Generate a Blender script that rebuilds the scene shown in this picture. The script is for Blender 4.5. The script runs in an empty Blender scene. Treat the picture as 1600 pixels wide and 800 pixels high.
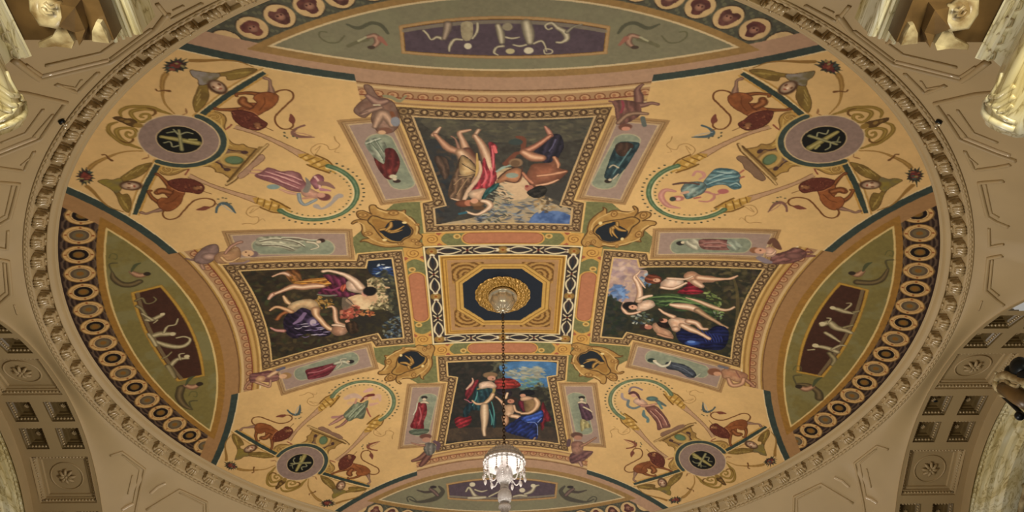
import bpy, math, random
import numpy as np
from mathutils import Matrix, Vector
from mathutils.bvhtree import BVHTree
# ================================================================ CAMERA, WORLD, LIGHTS, EXPOSURE
S=10.0; EYE=1.6                     # 1 plan unit = 10 m, the eye is 1.6 m above the floor
def W3(p): return Vector((p[0]*S,p[1]*S,p[2]*S+EYE))
scn=bpy.context.scene; COLL=scn.collection
_U=Vector((0.9998042435,-0.0120254407,-0.0157118875)); _V=Vector((-0.0030153798,0.6922170037,-0.7216831211)); _F=Vector((0.0195545932,0.7215892243,0.6920452364))
cam=bpy.data.cameras.new('camera'); cam.sensor_width=36; cam.lens=1206.1156/1600*36; cam.clip_start=.05; cam.clip_end=200
camo=bpy.data.objects.new('camera',cam); COLL.objects.link(camo)
m=Matrix((( _U.x,-_V.x,-_F.x,0),(_U.y,-_V.y,-_F.y,0),(_U.z,-_V.z,-_F.z,0),(0,0,0,1)))
camo.matrix_world=Matrix.Translation(W3((-0.01116279,-1.152951,0)))@m
scn.camera=camo
scn.view_settings.view_transform='Standard'; scn.view_settings.look='None'; scn.view_settings.gamma=1; scn.view_settings.use_curve_mapping=False
scn.view_settings.exposure=-0.22
world=bpy.data.worlds.new('hall_air'); scn.world=world; world.use_nodes=True
world.node_tree.nodes['Background'].inputs[0].default_value=(1.0,.945,.85,1); world.node_tree.nodes['Background'].inputs[1].default_value=.42
def area(name,loc,size,power,col,target=(0,0,1.0),spread=180):
    l=bpy.data.lights.new(name,'AREA'); l.shape='DISK'; l.size=size*S; l.energy=power; l.color=col; l.spread=math.radians(spread)
    o=bpy.data.objects.new(name,l); COLL.objects.link(o); o.location=W3(loc)
    d=(W3(target)-o.location).normalized(); o.rotation_euler=d.to_track_quat('-Z','Y').to_euler(); return o
area('dome_fill',(0,0.0,.12),.35,840,(1,.93,.82))  # unseen disk light added below the dome, brightest at its centre
area('front_fill',(.1,1.1,.18),.3,260,(1,.95,.9),(0,.1,.95))  # unseen disk light added at the front, no window is built there
area('marble_fill_left',(-.36,-1.0,.40),.12,60,(1,.93,.72),(-.41,-.84,.62),110)  # unseen light added to brighten the left marble, no fixture
area('marble_fill_right',(.36,-1.0,.40),.12,60,(1,.93,.72),(.41,-.84,.62),110)  # same added light for the right marble
# ================================================================ OBJECT HELPERS
def tag(o,label=None,cat=None,group=None,kind=None):
    if label: o['label']=label
    if cat: o['category']=cat
    if group: o['group']=group
    if kind: o['kind']=kind
    return o
def empty(name,loc=(0,0,0)):
    o=bpy.data.objects.new(name,None); COLL.objects.link(o); o.location=W3(loc); o.empty_display_size=.2; return o
def new_mesh(name,verts,faces,mat,parent=None,smooth=True,origin=None):
    """verts are plan units; object gets its own origin (plan units)"""
    v=np.asarray(verts,float)
    if origin is None: origin=v.mean(0) if parent is None else None
    o_=np.array(origin if origin is not None else [0,0,0],float)
    me=bpy.data.meshes.new(name)
    base=np.array(W3(o_)) if parent is None else (np.array(parent_world(parent)))
    w=v*S+np.array([0,0,EYE])-base
    me.from_pydata([tuple(x) for x in w],[],[tuple(int(i) for i in f) for f in faces]); me.update()
    if smooth: me.polygons.foreach_set('use_smooth',[True]*len(me.polygons))
    me.materials.append(mat)
    o=bpy.data.objects.new(name,me); COLL.objects.link(o)
    if parent is None: o.location=base
    else: o.parent=parent
    return o
def parent_world(p):
    l=Vector((0,0,0))
    while p is not None: l+=p.location; p=p.parent
    return l
class MB:
    def __init__(s): s.v=[];s.f=[]
    def add(s,V,F):
        n=len(s.v); s.v+= [tuple(map(float,x)) for x in V]; s.f+=[tuple(i+n for i in f) for f in F]; return s
    def grid(s,fn,nu,nv,closeu=False):
        V=[fn(i/(nu if closeu else nu-1),j/(nv-1)) for j in range(nv) for i in range(nu)]
        F=[]
        for j in range(nv-1):
            for i in range(nu if closeu else nu-1):
                a=j*nu+i;b=j*nu+(i+1)%nu; F.append((a,b,b+nu,a+nu))
        return s.add(V,F)
    def lathe(s,prof,n=32,c=(0,0),rib=None):
        def fn(u,v):
            k=v*(len(prof)-1);i=min(int(k+1e-6),len(prof)-2);t=k-i
            r=prof[i][0]*(1-t)+prof[i+1][0]*t;z=prof[i][1]*(1-t)+prof[i+1][1]*t
            a=u*2*math.pi
            if rib: r*=1+rib[1]*math.cos(a*rib[0])
            return (c[0]+r*math.cos(a),c[1]+r*math.sin(a),z)
        return s.grid(fn,n,len(prof),True)
    def tube(s,P,r,n=8,cap=True):
        P=[np.array(p,float) for p in P]; R=r if np.ndim(r) else [r]*len(P); V=[]
        up=None
        for i,p in enumerate(P):
            d=P[min(i+1,len(P)-1)]-P[max(i-1,0)]; d/=np.linalg.norm(d)+1e-12
            if up is None:
                up=np.cross(d,[0,0,1.]); 
                if np.linalg.norm(up)<.1: up=np.cross(d,[1.,0,0])
            up=up-d*(up@d); up/=np.linalg.norm(up)+1e-12; w=np.cross(d,up)
            for k in range(n):
                a=2*math.pi*k/n; V.append(p+R[i]*(math.cos(a)*up+math.sin(a)*w))
        F=[(i*n+k,i*n+(k+1)%n,(i+1)*n+(k+1)%n,(i+1)*n+k) for i in range(len(P)-1) for k in range(n)]
        if cap: F+=[tuple(range(n))[::-1],tuple(range((len(P)-1)*n,len(P)*n))]
        return s.add(V,F)
    def ball(s,c,r,n=10,m=7,sc=(1,1,1)):
        def fn(u,v):
            a=u*2*math.pi;b=(v-.5)*math.pi*.998
            return (c[0]+r*sc[0]*math.cos(a)*math.cos(b),c[1]+r*sc[1]*math.sin(a)*math.cos(b),c[2]+r*sc[2]*math.sin(b))
        return s.grid(fn,n,m,True)
    def hexa(s,P):   # 8 points: bottom 4, top 4
        return s.add(P,[(0,3,2,1),(4,5,6,7),(0,1,5,4),(1,2,6,5),(2,3,7,6),(3,0,4,7)])
    def prism(s,sec,f0,f1,n=1):
        """closed section list of 2D -> f0(p) and f1(p) 3D ends"""
        k=len(sec); V=[]
        for j in range(n+1):
            t=j/n
            for p in sec:
                a=np.array(f0(p),float);b=np.array(f1(p),float); V.append(a*(1-t)+b*t)
        F=[(j*k+i,j*k+(i+1)%k,(j+1)*k+(i+1)%k,(j+1)*k+i) for j in range(n) for i in range(k)]
        F+=[tuple(range(k))[::-1],tuple(range(n*k,(n+1)*k))]
        return s.add(V,F)
    def build(s,name,mat,parent=None,smooth=True,origin=None): return new_mesh(name,s.v,s.f,mat,parent,smooth,origin)
def mat(name,col,rough=.5,metal=0,bump=0,bscale=4,var=0,spec=.4,attr=None,trans=0,emit=None,col2=None,vscale=1.2):
    m=bpy.data.materials.new(name); m.use_nodes=True; nt=m.node_tree; b=nt.nodes['Principled BSDF']
    def lin(h): 
        c=[int(h.lstrip('#')[i:i+2],16)/255 for i in (0,2,4)]; return [x/12.92 if x<=.04045 else ((x+.055)/1.055)**2.4 for x in c]+[1]
    b.inputs['Roughness'].default_value=rough; b.inputs['Metallic'].default_value=metal; b.inputs['Specular IOR Level'].default_value=spec
    tc=nt.nodes.new('ShaderNodeTexCoord')
    if attr:
        a=nt.nodes.new('ShaderNodeAttribute'); a.attribute_name=attr; nt.links.new(a.outputs['Color'],b.inputs['Base Color'])
    else:
        b.inputs['Base Color'].default_value=lin(col)
        if var or col2:
            n=nt.nodes.new('ShaderNodeTexNoise'); n.inputs['Scale'].default_value=vscale; n.inputs['Detail'].default_value=6; nt.links.new(tc.outputs['Object'],n.inputs['Vector'])
            r=nt.nodes.new('ShaderNodeValToRGB'); r.color_ramp.elements[0].position=.35; r.color_ramp.elements[1].position=.68
            c=lin(col); k=lin(col2) if col2 else [x*(1-var) for x in c[:3]]+[1]
            r.color_ramp.elements[0].color=k; r.color_ramp.elements[1].color=c; nt.links.new(n.outputs['Fac'],r.inputs['Fac']); nt.links.new(r.outputs['Color'],b.inputs['Base Color'])
    if bump:
        n=nt.nodes.new('ShaderNodeTexNoise'); n.inputs['Scale'].default_value=bscale; n.inputs['Detail'].default_value=5; nt.links.new(tc.outputs['Object'],n.inputs['Vector'])
        bp=nt.nodes.new('ShaderNodeBump'); bp.inputs['Strength'].default_value=bump; bp.inputs['Distance'].default_value=.02; nt.links.new(n.outputs['Fac'],bp.inputs['Height']); nt.links.new(bp.outputs['Normal'],b.inputs['Normal'])
    if trans: b.inputs['Transmission Weight'].default_value=trans
    if emit: b.inputs['Emission Color'].default_value=lin(emit[0]); b.inputs['Emission Strength'].default_value=emit[1]
    return m
def marble_mat():
    m=mat('veined_marble','#e2d9ae',.2,spec=.5); nt=m.node_tree; b=nt.nodes['Principled BSDF']
    tc=nt.nodes.new('ShaderNodeTexCoord'); mp=nt.nodes.new('ShaderNodeMapping'); mp.inputs['Scale'].default_value=(2.2,.55,2.2); nt.links.new(tc.outputs['Object'],mp.inputs['Vector'])
    def ns(sc,dist,det=9):
        n=nt.nodes.new('ShaderNodeTexNoise'); n.inputs['Scale'].default_value=sc; n.inputs['Detail'].default_value=det; n.inputs['Distortion'].default_value=dist; nt.links.new(mp.outputs[0],n.inputs['Vector']); return n
    def ramp(src,stops):
        r=nt.nodes.new('ShaderNodeValToRGB'); e=r.color_ramp.elements
        e[0].position,e[0].color=stops[0][0],stops[0][1]+(1,); e[1].position,e[1].color=stops[-1][0],stops[-1][1]+(1,)
        for p,c in stops[1:-1]:
            x=e.new(p); x.color=c+(1,)
        nt.links.new(src,r.inputs['Fac']); return r
    base=ramp(ns(1.1,1.0).outputs['Fac'],[(.32,(.50,.40,.17)),(.48,(.72,.64,.38)),(.62,(.84,.80,.60)),(.75,(.66,.60,.42))])
    vein=ramp(ns(1.7,2.4).outputs['Fac'],[(.44,(1,1,1)),(.485,(.82,.78,.66)),(.50,(.40,.34,.22)),(.515,(.86,.82,.70)),(.56,(1,1,1))])
    mx=nt.nodes.new('ShaderNodeMixRGB'); mx.blend_type='MULTIPLY'; mx.inputs[0].default_value=.85
    nt.links.new(base.outputs[0],mx.inputs[1]); nt.links.new(vein.outputs[0],mx.inputs[2]); nt.links.new(mx.outputs[0],b.inputs['Base Color']); return m
M_FRESCO=mat('painted_plaster','#ffffff',.6,attr='paint',bump=.12,bscale=9,spec=.12)
M_PLASTER=mat('cream_painted_plaster','#b0986f',.5,bump=.05,bscale=6,var=.08,spec=.45)
M_GLOSS=mat('glossy_plaster_moulding','#b0986f',.17,var=.06,spec=.8)
M_GLINT=mat('highlight_plaster_strip','#cbb592',.07,spec=1.0)  # paler than the plaster: moulding highlights put into the colour
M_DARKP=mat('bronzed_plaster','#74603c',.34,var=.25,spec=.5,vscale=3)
M_MARBLE=marble_mat()
M_GILT=mat('gilded_carving','#b58b42',.38,metal=.35,var=.35,vscale=9,bump=.2,bscale=14)
M_NICKEL=mat('polished_pale_brass','#e2d6bc',.2,metal=.6,spec=.8)
M_CHAIN=mat('dark_chain_metal','#5d4c40',.3,metal=.8,var=.4,vscale=30)
M_CRYSTAL=mat('cut_crystal','#f2ecec',.14,trans=.05,spec=.9,bump=1.0,bscale=60)
M_CRYST2=mat('clear_crystal_drop','#efe8e6',.08,trans=.1,spec=.9)
M_BULB=mat('lamp_glow','#fff4e8',.4,emit=('#fff2e4',5))
M_DARK=mat('dark_bronze','#171c20',.35,metal=.4)
M_GLASS=mat('dark_window_glass','#1e2a2c',.08,spec=.6)
M_CARVE=mat('cream_carved_stone','#cdbf96',.3,col2='#7a6440',vscale=6,bump=.4,bscale=8)
M_SHADEGILT=mat('brown_shadowed_gilt','#6b5230',.35,var=.4,vscale=4,spec=.5)  # dark gilt with the shade between the marble blocks put into its brown
# ================================================================ THE PAINTING (plan coordinates; 1 unit = 10 m)
# colours of the fresco are drawn with numpy into a plan-view canvas and end up as colour attributes on the vault's own meshes
CAM_P=np.array([-0.01116279,-1.152951,0.0])
CAM_U=np.array([0.9998042435,-0.0120254407,-0.0157118875])
CAM_V=np.array([-0.0030153798,0.6922170037,-0.7216831211])
CAM_F=np.array([0.0195545932,0.7215892243,0.6920452364])
FPX=1206.1156; RS=2.0605025; RR=0.7542541
def px_plan(pts):
    """photograph pixels -> plan coordinates on the dome"""
    a=np.atleast_2d(np.array(pts,float))
    d=CAM_F+((a[:,:1]-800)/FPX)*CAM_U+((a[:,1:2]-400)/FPX)*CAM_V
    m=CAM_P-np.array([0,0,1-RS]); A=(d*d).sum(1); B=d@m; D=m@m-RS*RS
    t=(-B+np.sqrt(np.maximum(B*B-A*D,0)))/A
    return (CAM_P+t[:,None]*d)[:,:2]
def dome_z(x,y): return 1-(RS-np.sqrt(np.maximum(RS*RS-x*x-y*y,1e-9)))
def c_(s):
    if isinstance(s,str):
        s=s.lstrip('#'); return np.array([int(s[i:i+2],16)/255 for i in (0,2,4)],np.float32)
    return np.array(s,np.float32)
NC=2800; LC=0.77; PXS=2*LC/NC
COL=np.zeros((NC,NC,3),np.float32); IDM=np.zeros((NC,NC),np.int16); HGT=np.zeros((NC,NC),np.float32)
rng=np.random.default_rng(7)
def vnoise(n,seed,w=None):
    w=w or NC
    r=np.random.default_rng(seed).random((n+3,n+3)).astype(np.float32)
    t=np.linspace(0,n,w,endpoint=False); i=t.astype(int); f=(t-i).astype(np.float32); f=f*f*(3-2*f)
    a=r[i]*(1-f[:,None])+r[i+1]*f[:,None]
    return a[:,i]*(1-f)+a[:,i+1]*f
N1=vnoise(40,1)*.5+vnoise(90,2)*.3+vnoise(220,3)*.2
N2=vnoise(260,4)*.5+vnoise(520,5)*.5
N3=vnoise(110,6)*.6+vnoise(330,7)*.4
AX=(-LC+(np.arange(NC)+.5)*PXS).astype(np.float32)
def ix(v): return int(min(max((v+LC)/PXS,0),NC))
def box(P,m=0.0):
    x0,y0=P.min(0)-m; x1,y1=P.max(0)+m
    return slice(ix(y0),min(ix(y1)+1,NC)),slice(ix(x0),min(ix(x1)+1,NC))
CLIP=[None]
def mix(sl,mask,c,a=1.0,idn=None,tex=0.0):
    """lay colour c over COL[sl] with opacity mask*a"""
    if CLIP[0] is not None: mask=mask*np.isin(IDM[sl],CLIP[0])
    m=(mask*a)[...,None].astype(np.float32)
    c=np.asarray(c,np.float32)
    if tex: c=c*(1+tex*(N2[sl][...,None]-.5)*2)
    COL[sl]=COL[sl]*(1-m)+c*m
    if idn is not None:
        IDM[sl][mask>.5]=idn
def smooth(P,closed=False,k=5):
    P=np.asarray(P,float); n=len(P)
    if n<3: return P
    out=[]; rg=range(n if closed else n-1)
    for i in rg:
        if closed: a,b,c,d=P[(i-1)%n],P[i],P[(i+1)%n],P[(i+2)%n]
        else: a,b,c,d=P[max(i-1,0)],P[i],P[i+1],P[min(i+2,n-1)]
        for j in range(k):
            t=j/k; out.append(.5*((2*b)+(c-a)*t+(2*a-5*b+4*c-d)*t*t+(3*b-a-3*c+d)*t**3))
    if not closed: out.append(P[-1])
    return np.array(out)
def pmask(P,sl):
    Y=AX[sl[0]];X=AX[sl[1]]
    M=np.zeros((len(Y),len(X)),bool)
    if not M.size: return M
    n=len(P)
    for i in range(n):
        x1,y1=P[i];x2,y2=P[(i+1)%n]
        if y1==y2: continue
        if y1>y2: x1,y1,x2,y2=x2,y2,x1,y1
        r0=np.searchsorted(Y,y1);r1=np.searchsorted(Y,y2)
        if r0>=r1: continue
        xc=x1+(Y[r0:r1]-y1)*(x2-x1)/(y2-y1)
        M[r0:r1]^=X[None,:]>xc[:,None]
    return M
ident=lambda P:P
class Brush:
    """draws shapes given in px (photo tracing) or plan units; T is a plan symmetry applied afterwards"""
    def __init__(s,T=ident,px=True,idn=None,model=0.0): s.T=T; s.px=px; s.idn=idn; s.model=model
    def pts(s,P):
        P=np.atleast_2d(np.array(P,float))
        if s.px: P=px_plan(P)
        return s.T(P)
    def scale(s,P):
        if not s.px: return 1.0
        c=np.atleast_2d(np.array(P,float)).mean(0)
        q=px_plan([c,c+[4,0],c+[0,4]]); e1=(q[1]-q[0])/4; e2=(q[2]-q[0])/4
        return math.sqrt(abs(e1[0]*e2[1]-e1[1]*e2[0]))
    def fill(s,P,c,a=1.0,sm=True,tex=.06,idn=0,edge=None,ew=.7,grad=None):
        Q=s.pts(P); R=smooth(Q,True) if sm else Q
        sl=box(R); M=pmask(R,sl)
        cc=c_(c)
        if grad is not None:       # second pigment blended in by brushwork noise
            w=np.clip((N3[sl]-.35)*2.6,0,1)[...,None]; cc=cc*(1-w)+c_(grad)*w
        if s.model and M.size:
            X,Y=grid(sl); ys_,xs_=np.nonzero(M)
            if len(ys_)>30:
                D=np.full(M.shape,9.,np.float32)
                for i in range(len(R)):
                    x1,y1=R[i];x2,y2=R[(i+1)%len(R)]; dx,dy=x2-x1,y2-y1; L=dx*dx+dy*dy+1e-14
                    t=np.clip(((X-x1)*dx+(Y-y1)*dy)/L,0,1); D=np.minimum(D,np.hypot(X-x1-t*dx,Y-y1-t*dy))
                dm=D[M].max(); e=np.clip(D/(dm*.75),0,1)**.8
                lum=float(np.mean(c_(c))); q_=c_(c); sk=q_[0]>.5 and .56<q_[1]/q_[0]<.86 and q_[2]/q_[0]>.4
                k_=1-s.model*(.42 if sk else .36)*(1-e)
                if not sk:
                    px_=xs_-xs_.mean();py_=ys_-ys_.mean(); th=.5*math.atan2(2*(px_*py_).mean(),(px_**2).mean()-(py_**2).mean()+1e-9)
                    u=(np.arange(M.shape[1])-xs_.mean())[None]*math.cos(th)+(np.arange(M.shape[0])-ys_.mean())[:,None]*math.sin(th)
                    v=-(np.arange(M.shape[1])-xs_.mean())[None]*math.sin(th)+(np.arange(M.shape[0])-ys_.mean())[:,None]*math.cos(th)
                    ext=max(np.ptp(v[M]),8); f=2*math.pi*max(1.8,ext/20)/ext
                    w_=np.sin(v*f+5.0*(N3[sl]-.5)+3*(N1[sl]-.5)+u*.010); k_=k_*(1+s.model*.30*np.maximum(w_,-.8)*np.abs(w_)**.6)
                else: k_=k_*(1+.10*s.model*(N1[sl]-.5)*2)
                cc=cc*k_[...,None]
        mix(sl,M.astype(np.float32),cc,a,(s.idn if idn==0 else idn),tex)
        if edge is not None: s.line(np.vstack([P,np.atleast_2d(P)[:1]]) if not sm else P,edge,ew,closed=sm)
    def line(s,P,c,w=1.0,a=1.0,closed=False,sm=True,shade=0.0,light=None,soft=.35,idn=0,tex=.05):
        """tapered stroke; w px width or list of widths along P; shade darkens the rims, light tints the spine"""
        k=s.scale(P); Q=s.pts(P)
        W=np.interp(np.linspace(0,1,len(Q)),np.linspace(0,1,max(np.size(w),2)),np.ravel(w) if np.size(w)>1 else [float(np.ravel(w)[0])]*2)*k*.5
        QW=np.c_[Q,W]
        if sm and len(Q)>2: QW=smooth(QW,closed,4 if len(Q)>8 else 6)
        elif closed: QW=np.vstack([QW,QW[:1]])
        if closed and sm: QW=np.vstack([QW,QW[:1]])
        rm=QW[:,2].max()+PXS
        sl=box(QW[:,:2],rm); Y=AX[sl[0]];X=AX[sl[1]]
        if not len(X) or not len(Y): return
        D=np.full((len(Y),len(X)),9.,np.float32)
        for i in range(len(QW)-1):
            x1,y1,r1=QW[i];x2,y2,r2=QW[i+1]; rr=max(r1,r2)+PXS
            a0=np.searchsorted(Y,min(y1,y2)-rr);a1=np.searchsorted(Y,max(y1,y2)+rr)
            b0=np.searchsorted(X,min(x1,x2)-rr);b1=np.searchsorted(X,max(x1,x2)+rr)
            if a0>=a1 or b0>=b1: continue
            dx,dy=x2-x1,y2-y1; L=dx*dx+dy*dy+1e-14
            gx=X[None,b0:b1]-x1; gy=Y[a0:a1,None]-y1
            t=np.clip((gx*dx+gy*dy)/L,0,1); d=np.sqrt((gx-t*dx)**2+(gy-t*dy)**2)/np.maximum(r1+(r2-r1)*t,PXS*.55)
            D[a0:a1,b0:b1]=np.minimum(D[a0:a1,b0:b1],d)
        m=np.clip((1-D)/soft+.5,0,1) if soft>0 else (D<1)*1.
        m=np.where(D<1.5,m,0)
        cc=np.broadcast_to(c_(c),D.shape+(3,))
        if shade: cc=cc*(1-shade*np.clip(D,0,1)[...,None]**2)
        if light is not None:
            w_=np.clip(1-D/.6,0,1)[...,None]; cc=cc*(1-w_)+c_(light)*w_
        mix(sl,m,cc,a,(s.idn if idn==0 else idn),tex)
    def dot(s,p,r,c,a=1.0,ry=None,rot=0,soft=.25,shade=0,light=None,idn=0,tex=.05):
        k=s.scale([p]); q=s.pts([p])[0]; rx=r*k; ry=(ry or r)*k
        R=max(rx,ry)*1.3+PXS; sl=box(np.array([q-R,q+R])); X=AX[sl[1]][None]-q[0];Y=AX[sl[0]][:,None]-q[1]
        if rot or s.px:
            e=s.pts([p,[p[0]+math.cos(rot),p[1]+math.sin(rot)]]); d=e[1]-e[0]; d/=np.hypot(*d)+1e-12
        else: d=np.array([1.,0])
        u=(X*d[0]+Y*d[1])/rx; v=(-X*d[1]+Y*d[0])/ry
        D=np.sqrt(u*u+v*v); m=np.clip((1-D)/soft+.5,0,1)
        m=np.where(D<1.5,m,0)
        cc=np.broadcast_to(c_(c),D.shape+(3,))
        if shade: cc=cc*(1-shade*np.clip(D,0,1)[...,None]**2)
        if light is not None:
            w_=np.clip(1-D/.7,0,1)[...,None]; cc=cc*(1-w_)+c_(light)*w_
        mix(sl,m,cc,a,(s.idn if idn==0 else idn),tex)
    def limb(s,P,W,c='#c99a78',hi='#e6c3a0',sh=.38,sm=True,**k):
        s.line(P,c,W,shade=sh,light=hi,sm=sm,**k)
    def scatter(s,P,cols,n,size,seed=0,a=.8,ar=.5,ang=None):
        """brush dabs inside a polygon (foliage, rocks, clouds, folds)"""
        Q=smooth(s.pts(P),True); r=np.random.default_rng(seed); k=s.scale(P)
        lo,hi=Q.min(0),Q.max(0); sl=box(Q); M=pmask(Q,sl)
        X0=AX[sl[1]];Y0=AX[sl[0]]
        if not M.any(): return
        yy,xx=np.nonzero(M); j=r.integers(0,len(yy),n)
        for q in j:
            c=c_(cols[r.integers(len(cols))]); th=(ang if ang is not None else r.uniform(0,3.14))+r.normal()*.4
            rx=size*k*r.uniform(.5,1.4); ry=rx*ar
            cx,cy=X0[xx[q]],Y0[yy[q]]
            R=rx*1.1; s2=box(np.array([[cx-R,cy-R],[cx+R,cy+R]])); X=AX[s2[1]][None]-cx;Y=AX[s2[0]][:,None]-cy
            u=(X*math.cos(th)+Y*math.sin(th))/rx; v=(-X*math.sin(th)+Y*math.cos(th))/ry
            D=u*u+v*v
            mix(s2,np.clip(1.4*(1-D),0,1)*a,c*(1+.1*r.normal()))
def rotk(k):
    c,s=[(1,0),(0,1),(-1,0),(0,-1)][k%4]
    return lambda P:np.c_[c*P[:,0]-s*P[:,1],s*P[:,0]+c*P[:,1]]
def symT(k,m):
    R=rotk(k)
    return (lambda P:R(P[:,::-1])) if m else R
def grid(sl): return AX[sl[1]][None,:],AX[sl[0]][:,None]
def setm(sl,M,c,idn=None,tex=.05,a=1.0,h=None):
    mix(sl,M.astype(np.float32),c,a,idn,tex)
    if h is not None: HGT[sl][M]=h
# ---------------------------------------------------------------- whole-surface layout, computed analytically
ID={}
IDN=[None]
def nid(key):
    if key not in ID: ID[key]=len(IDN); IDN.append(key)
    return ID[key]
CREAM=c_('#d1a86b'); TAN=c_('#9a7350'); GOLD=c_('#b98a3c'); GREEN=c_('#6f7b52'); TEAL=c_('#353f38')
NAVY=c_('#23282f'); LILAC=c_('#9b7f73'); WHITE=c_('#dcc499'); BROWN=c_('#4d3626')
ARMC=1.321
def layout():
    full=(slice(0,NC),slice(0,NC)); X,Y=grid(full)
    X=np.broadcast_to(X,(NC,NC));Y=np.broadcast_to(Y,(NC,NC)); R=np.hypot(X,Y)
    COL[:]=CREAM*(1+.05*(N1-.5)*2)[...,None]*(1+.025*(N2-.5)*2)[...,None]
    w=np.clip((N3-.55)*3,0,1)[...,None]*.18; COL[:]=COL*(1-w)+c_('#c79c6a')*w
    IDM[:]=nid('plaster')
    for arm,(ax,ay) in enumerate(((0,-1),(1,0),(0,1),(-1,0))):     # T,R,B,L of the photo
        A=X*ax+Y*ay; B=X*-ay+Y*ax
        D=np.hypot(A-ARMC,B); near=(A>.3)&(np.abs(B)<A*1.1)
        aT=ARMC-D
        lid=nid(('lunette_arch',arm)); 
        def m(lo,hi,extra=True): return near&(aT>lo)&(aT<=hi)&extra
        mid=np.abs(B)<(.205 if arm in (0,2) else .21)
        M=m(.522,.563); mix(full,M*1.,c_('#ac8668') if arm in(0,2) else c_('#9c7347'),1,lid,.05)
        M=m(.522,.535,~mid); mix(full,M*1.,TEAL,1,lid,.12)
        M=m(.520,.522,~mid); mix(full,M*1.,c_('#d9bd8c'),1,lid)
        # painted cornice over the picture
        cid=nid(('painted_cornice',arm))
        M=m(.4805,.522,mid)
        mix(full,M*1.,c_('#b08a5c') if arm in(0,2) else c_('#a8803f'),1,cid,.06)
        mix(full,m(.520,.5225,mid)*1.,c_('#6e4a2c'),.9)
        mix(full,m(.512,.517,mid)*1.,c_('#cfac78'),.9)
        S=np.arctan2(B,ARMC-A)*.83
        per=.0215; u=(S/per-np.floor(S/per)-.5)*per; v=aT-.5015
        bead=np.hypot(u,v*1.15); 
        mix(full,m(.4975,.512,mid)*1.,c_('#a77f57'),1)
        mix(full,(m(.4975,.512,mid)&(bead<.0085))*1.,c_('#7e4d30'),.9)
        mix(full,(m(.4975,.510,mid)&(bead<.0062))*1.,c_('#be8f62'),1)
        mix(full,(m(.4975,.510,mid)&(np.hypot(u+.001,v)<.003))*1.,c_('#9a5f3e'),.8)
        mix(full,m(.4955,.4978,mid)*1.,c_('#7a3c28'),1)
        mix(full,m(.488,.493,mid)*1.,c_('#c79c5c'),.8); mix(full,m(.4845,.4865,mid)*1.,c_('#8a6236'),.7)
        mix(full,m(.4795,.4825,mid)*1.,c_('#e0c595'),1)
        # lunette
        fid=nid(('lunette',arm)); bid=nid(('medallion_border',arm)); gid=nid(('lunette_moulding',arm))
        cap=(A>.3)&(aT>.548)
        lun=cap&(R<.80)
        gold=lun&(aT<=.5605)|(lun&(R>.6935)&(R<=.7035))
        if arm in (0,2): gcol,wcol,fcol,bcol=c_('#94713f'),c_('#ccb184'),c_('#7b7459'),c_('#4c4a3c')
        else: gcol,wcol,fcol,bcol=c_('#94682a'),c_('#d0b070'),c_('#776937'),c_('#2e201b')
        mix(full,(lun&(R<=.7035))*1.,gcol,1,gid,.08)
        tancov=lun&(R>.7035)&(aT>.563)
        inner=(aT>.5605)&(R<.6935)&(A>.3)
        mix(full,inner*1.,wcol,1,gid)
        inner=(aT>.5640)&(R<.6905)&(A>.3)
        mix(full,inner*1.,fcol*(.9+.2*N3)[...,None] if False else fcol,1,fid,.06)
        mix(full,inner*1.*np.clip((N1-.5)*2,0,.35),c_('#827f5e'),1)
        mix(full,tancov*1.,bcol,1,bid,.1)
        # tan continues beside the border ring, up to the cornice
        # border ring ornaments
        az=np.arctan2(B,A); st=math.radians(3.18 if arm in(0,2) else 3.72)
        kk=az/st; kk=(np.round(kk) if arm in(0,2) else np.floor(kk)+.5)
        n=kk if arm in(0,2) else kk-.5
        u=(az-kk*st)*.7265; v=R-.7265; rr=np.hypot(u/1.0,v)
        G=tancov
        if arm in(0,2):
            # acanthus scroll ground
            sc=np.sin(u*420+v*160)*np.sin(v*380-u*120)
            mix(full,(G&(sc>.45))*1.,c_('#6d6a4e'),.6)
            rr=np.hypot(u/.86,v/1.0)
            mix(full,(G&(rr<.0215))*1.,c_('#3b2f25'),.9); mix(full,(G&(rr<.0195))*1.,c_('#c9a672'),1,None,.05)
        else:
            wv=np.abs(v)-.0215-.0012*np.cos(u*300)
            mix(full,(G&(np.abs(wv+.0005)<.0012))*1.,c_('#6e5a45'),.8)
            mix(full,(G&(np.abs(np.abs(u)-.0215)<.006)&(np.abs(v)>.010)&(np.sin(v*900)>0.2))*1.,c_('#5b4636'),.8)
            even=(np.mod(n,2)==(0 if arm==1 else 1))
            for r0,cc in ((.0222,'#7d5a2c'),(.0207,'#c69c60'),(.0160,'#8d5f2c'),(.0150,'#cba56b'),(.0132,None),(.0078,None),(.005,None)):
                if cc: mix(full,(G&(rr<r0))*1.,c_(cc),1,None,.06)
                elif r0==.0132:
                    mix(full,(G&(rr<r0)&even)*1.,c_('#1d1411'),1); mix(full,(G&(rr<r0)&~even)*1.,c_('#5b4a38'),1)
                elif r0==.0078:
                    mix(full,(G&(rr<r0)&even)*1.,c_('#6b5228'),1); mix(full,(G&(rr<r0+.0015)&~even)*1.,c_('#6c5c3e'),1)
                else: mix(full,(G&(rr<r0))*1.,c_('#84561f'),.9)
            mix(full,(G&(np.abs(rr-.0178)<.0016)&(np.abs(u)<.0016))*1.,c_('#8a4a24'),1)
            mix(full,(G&(np.abs(rr-.0178)<.0016)&(np.abs(v)<.0016))*1.,c_('#8a4a24'),1)
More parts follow.
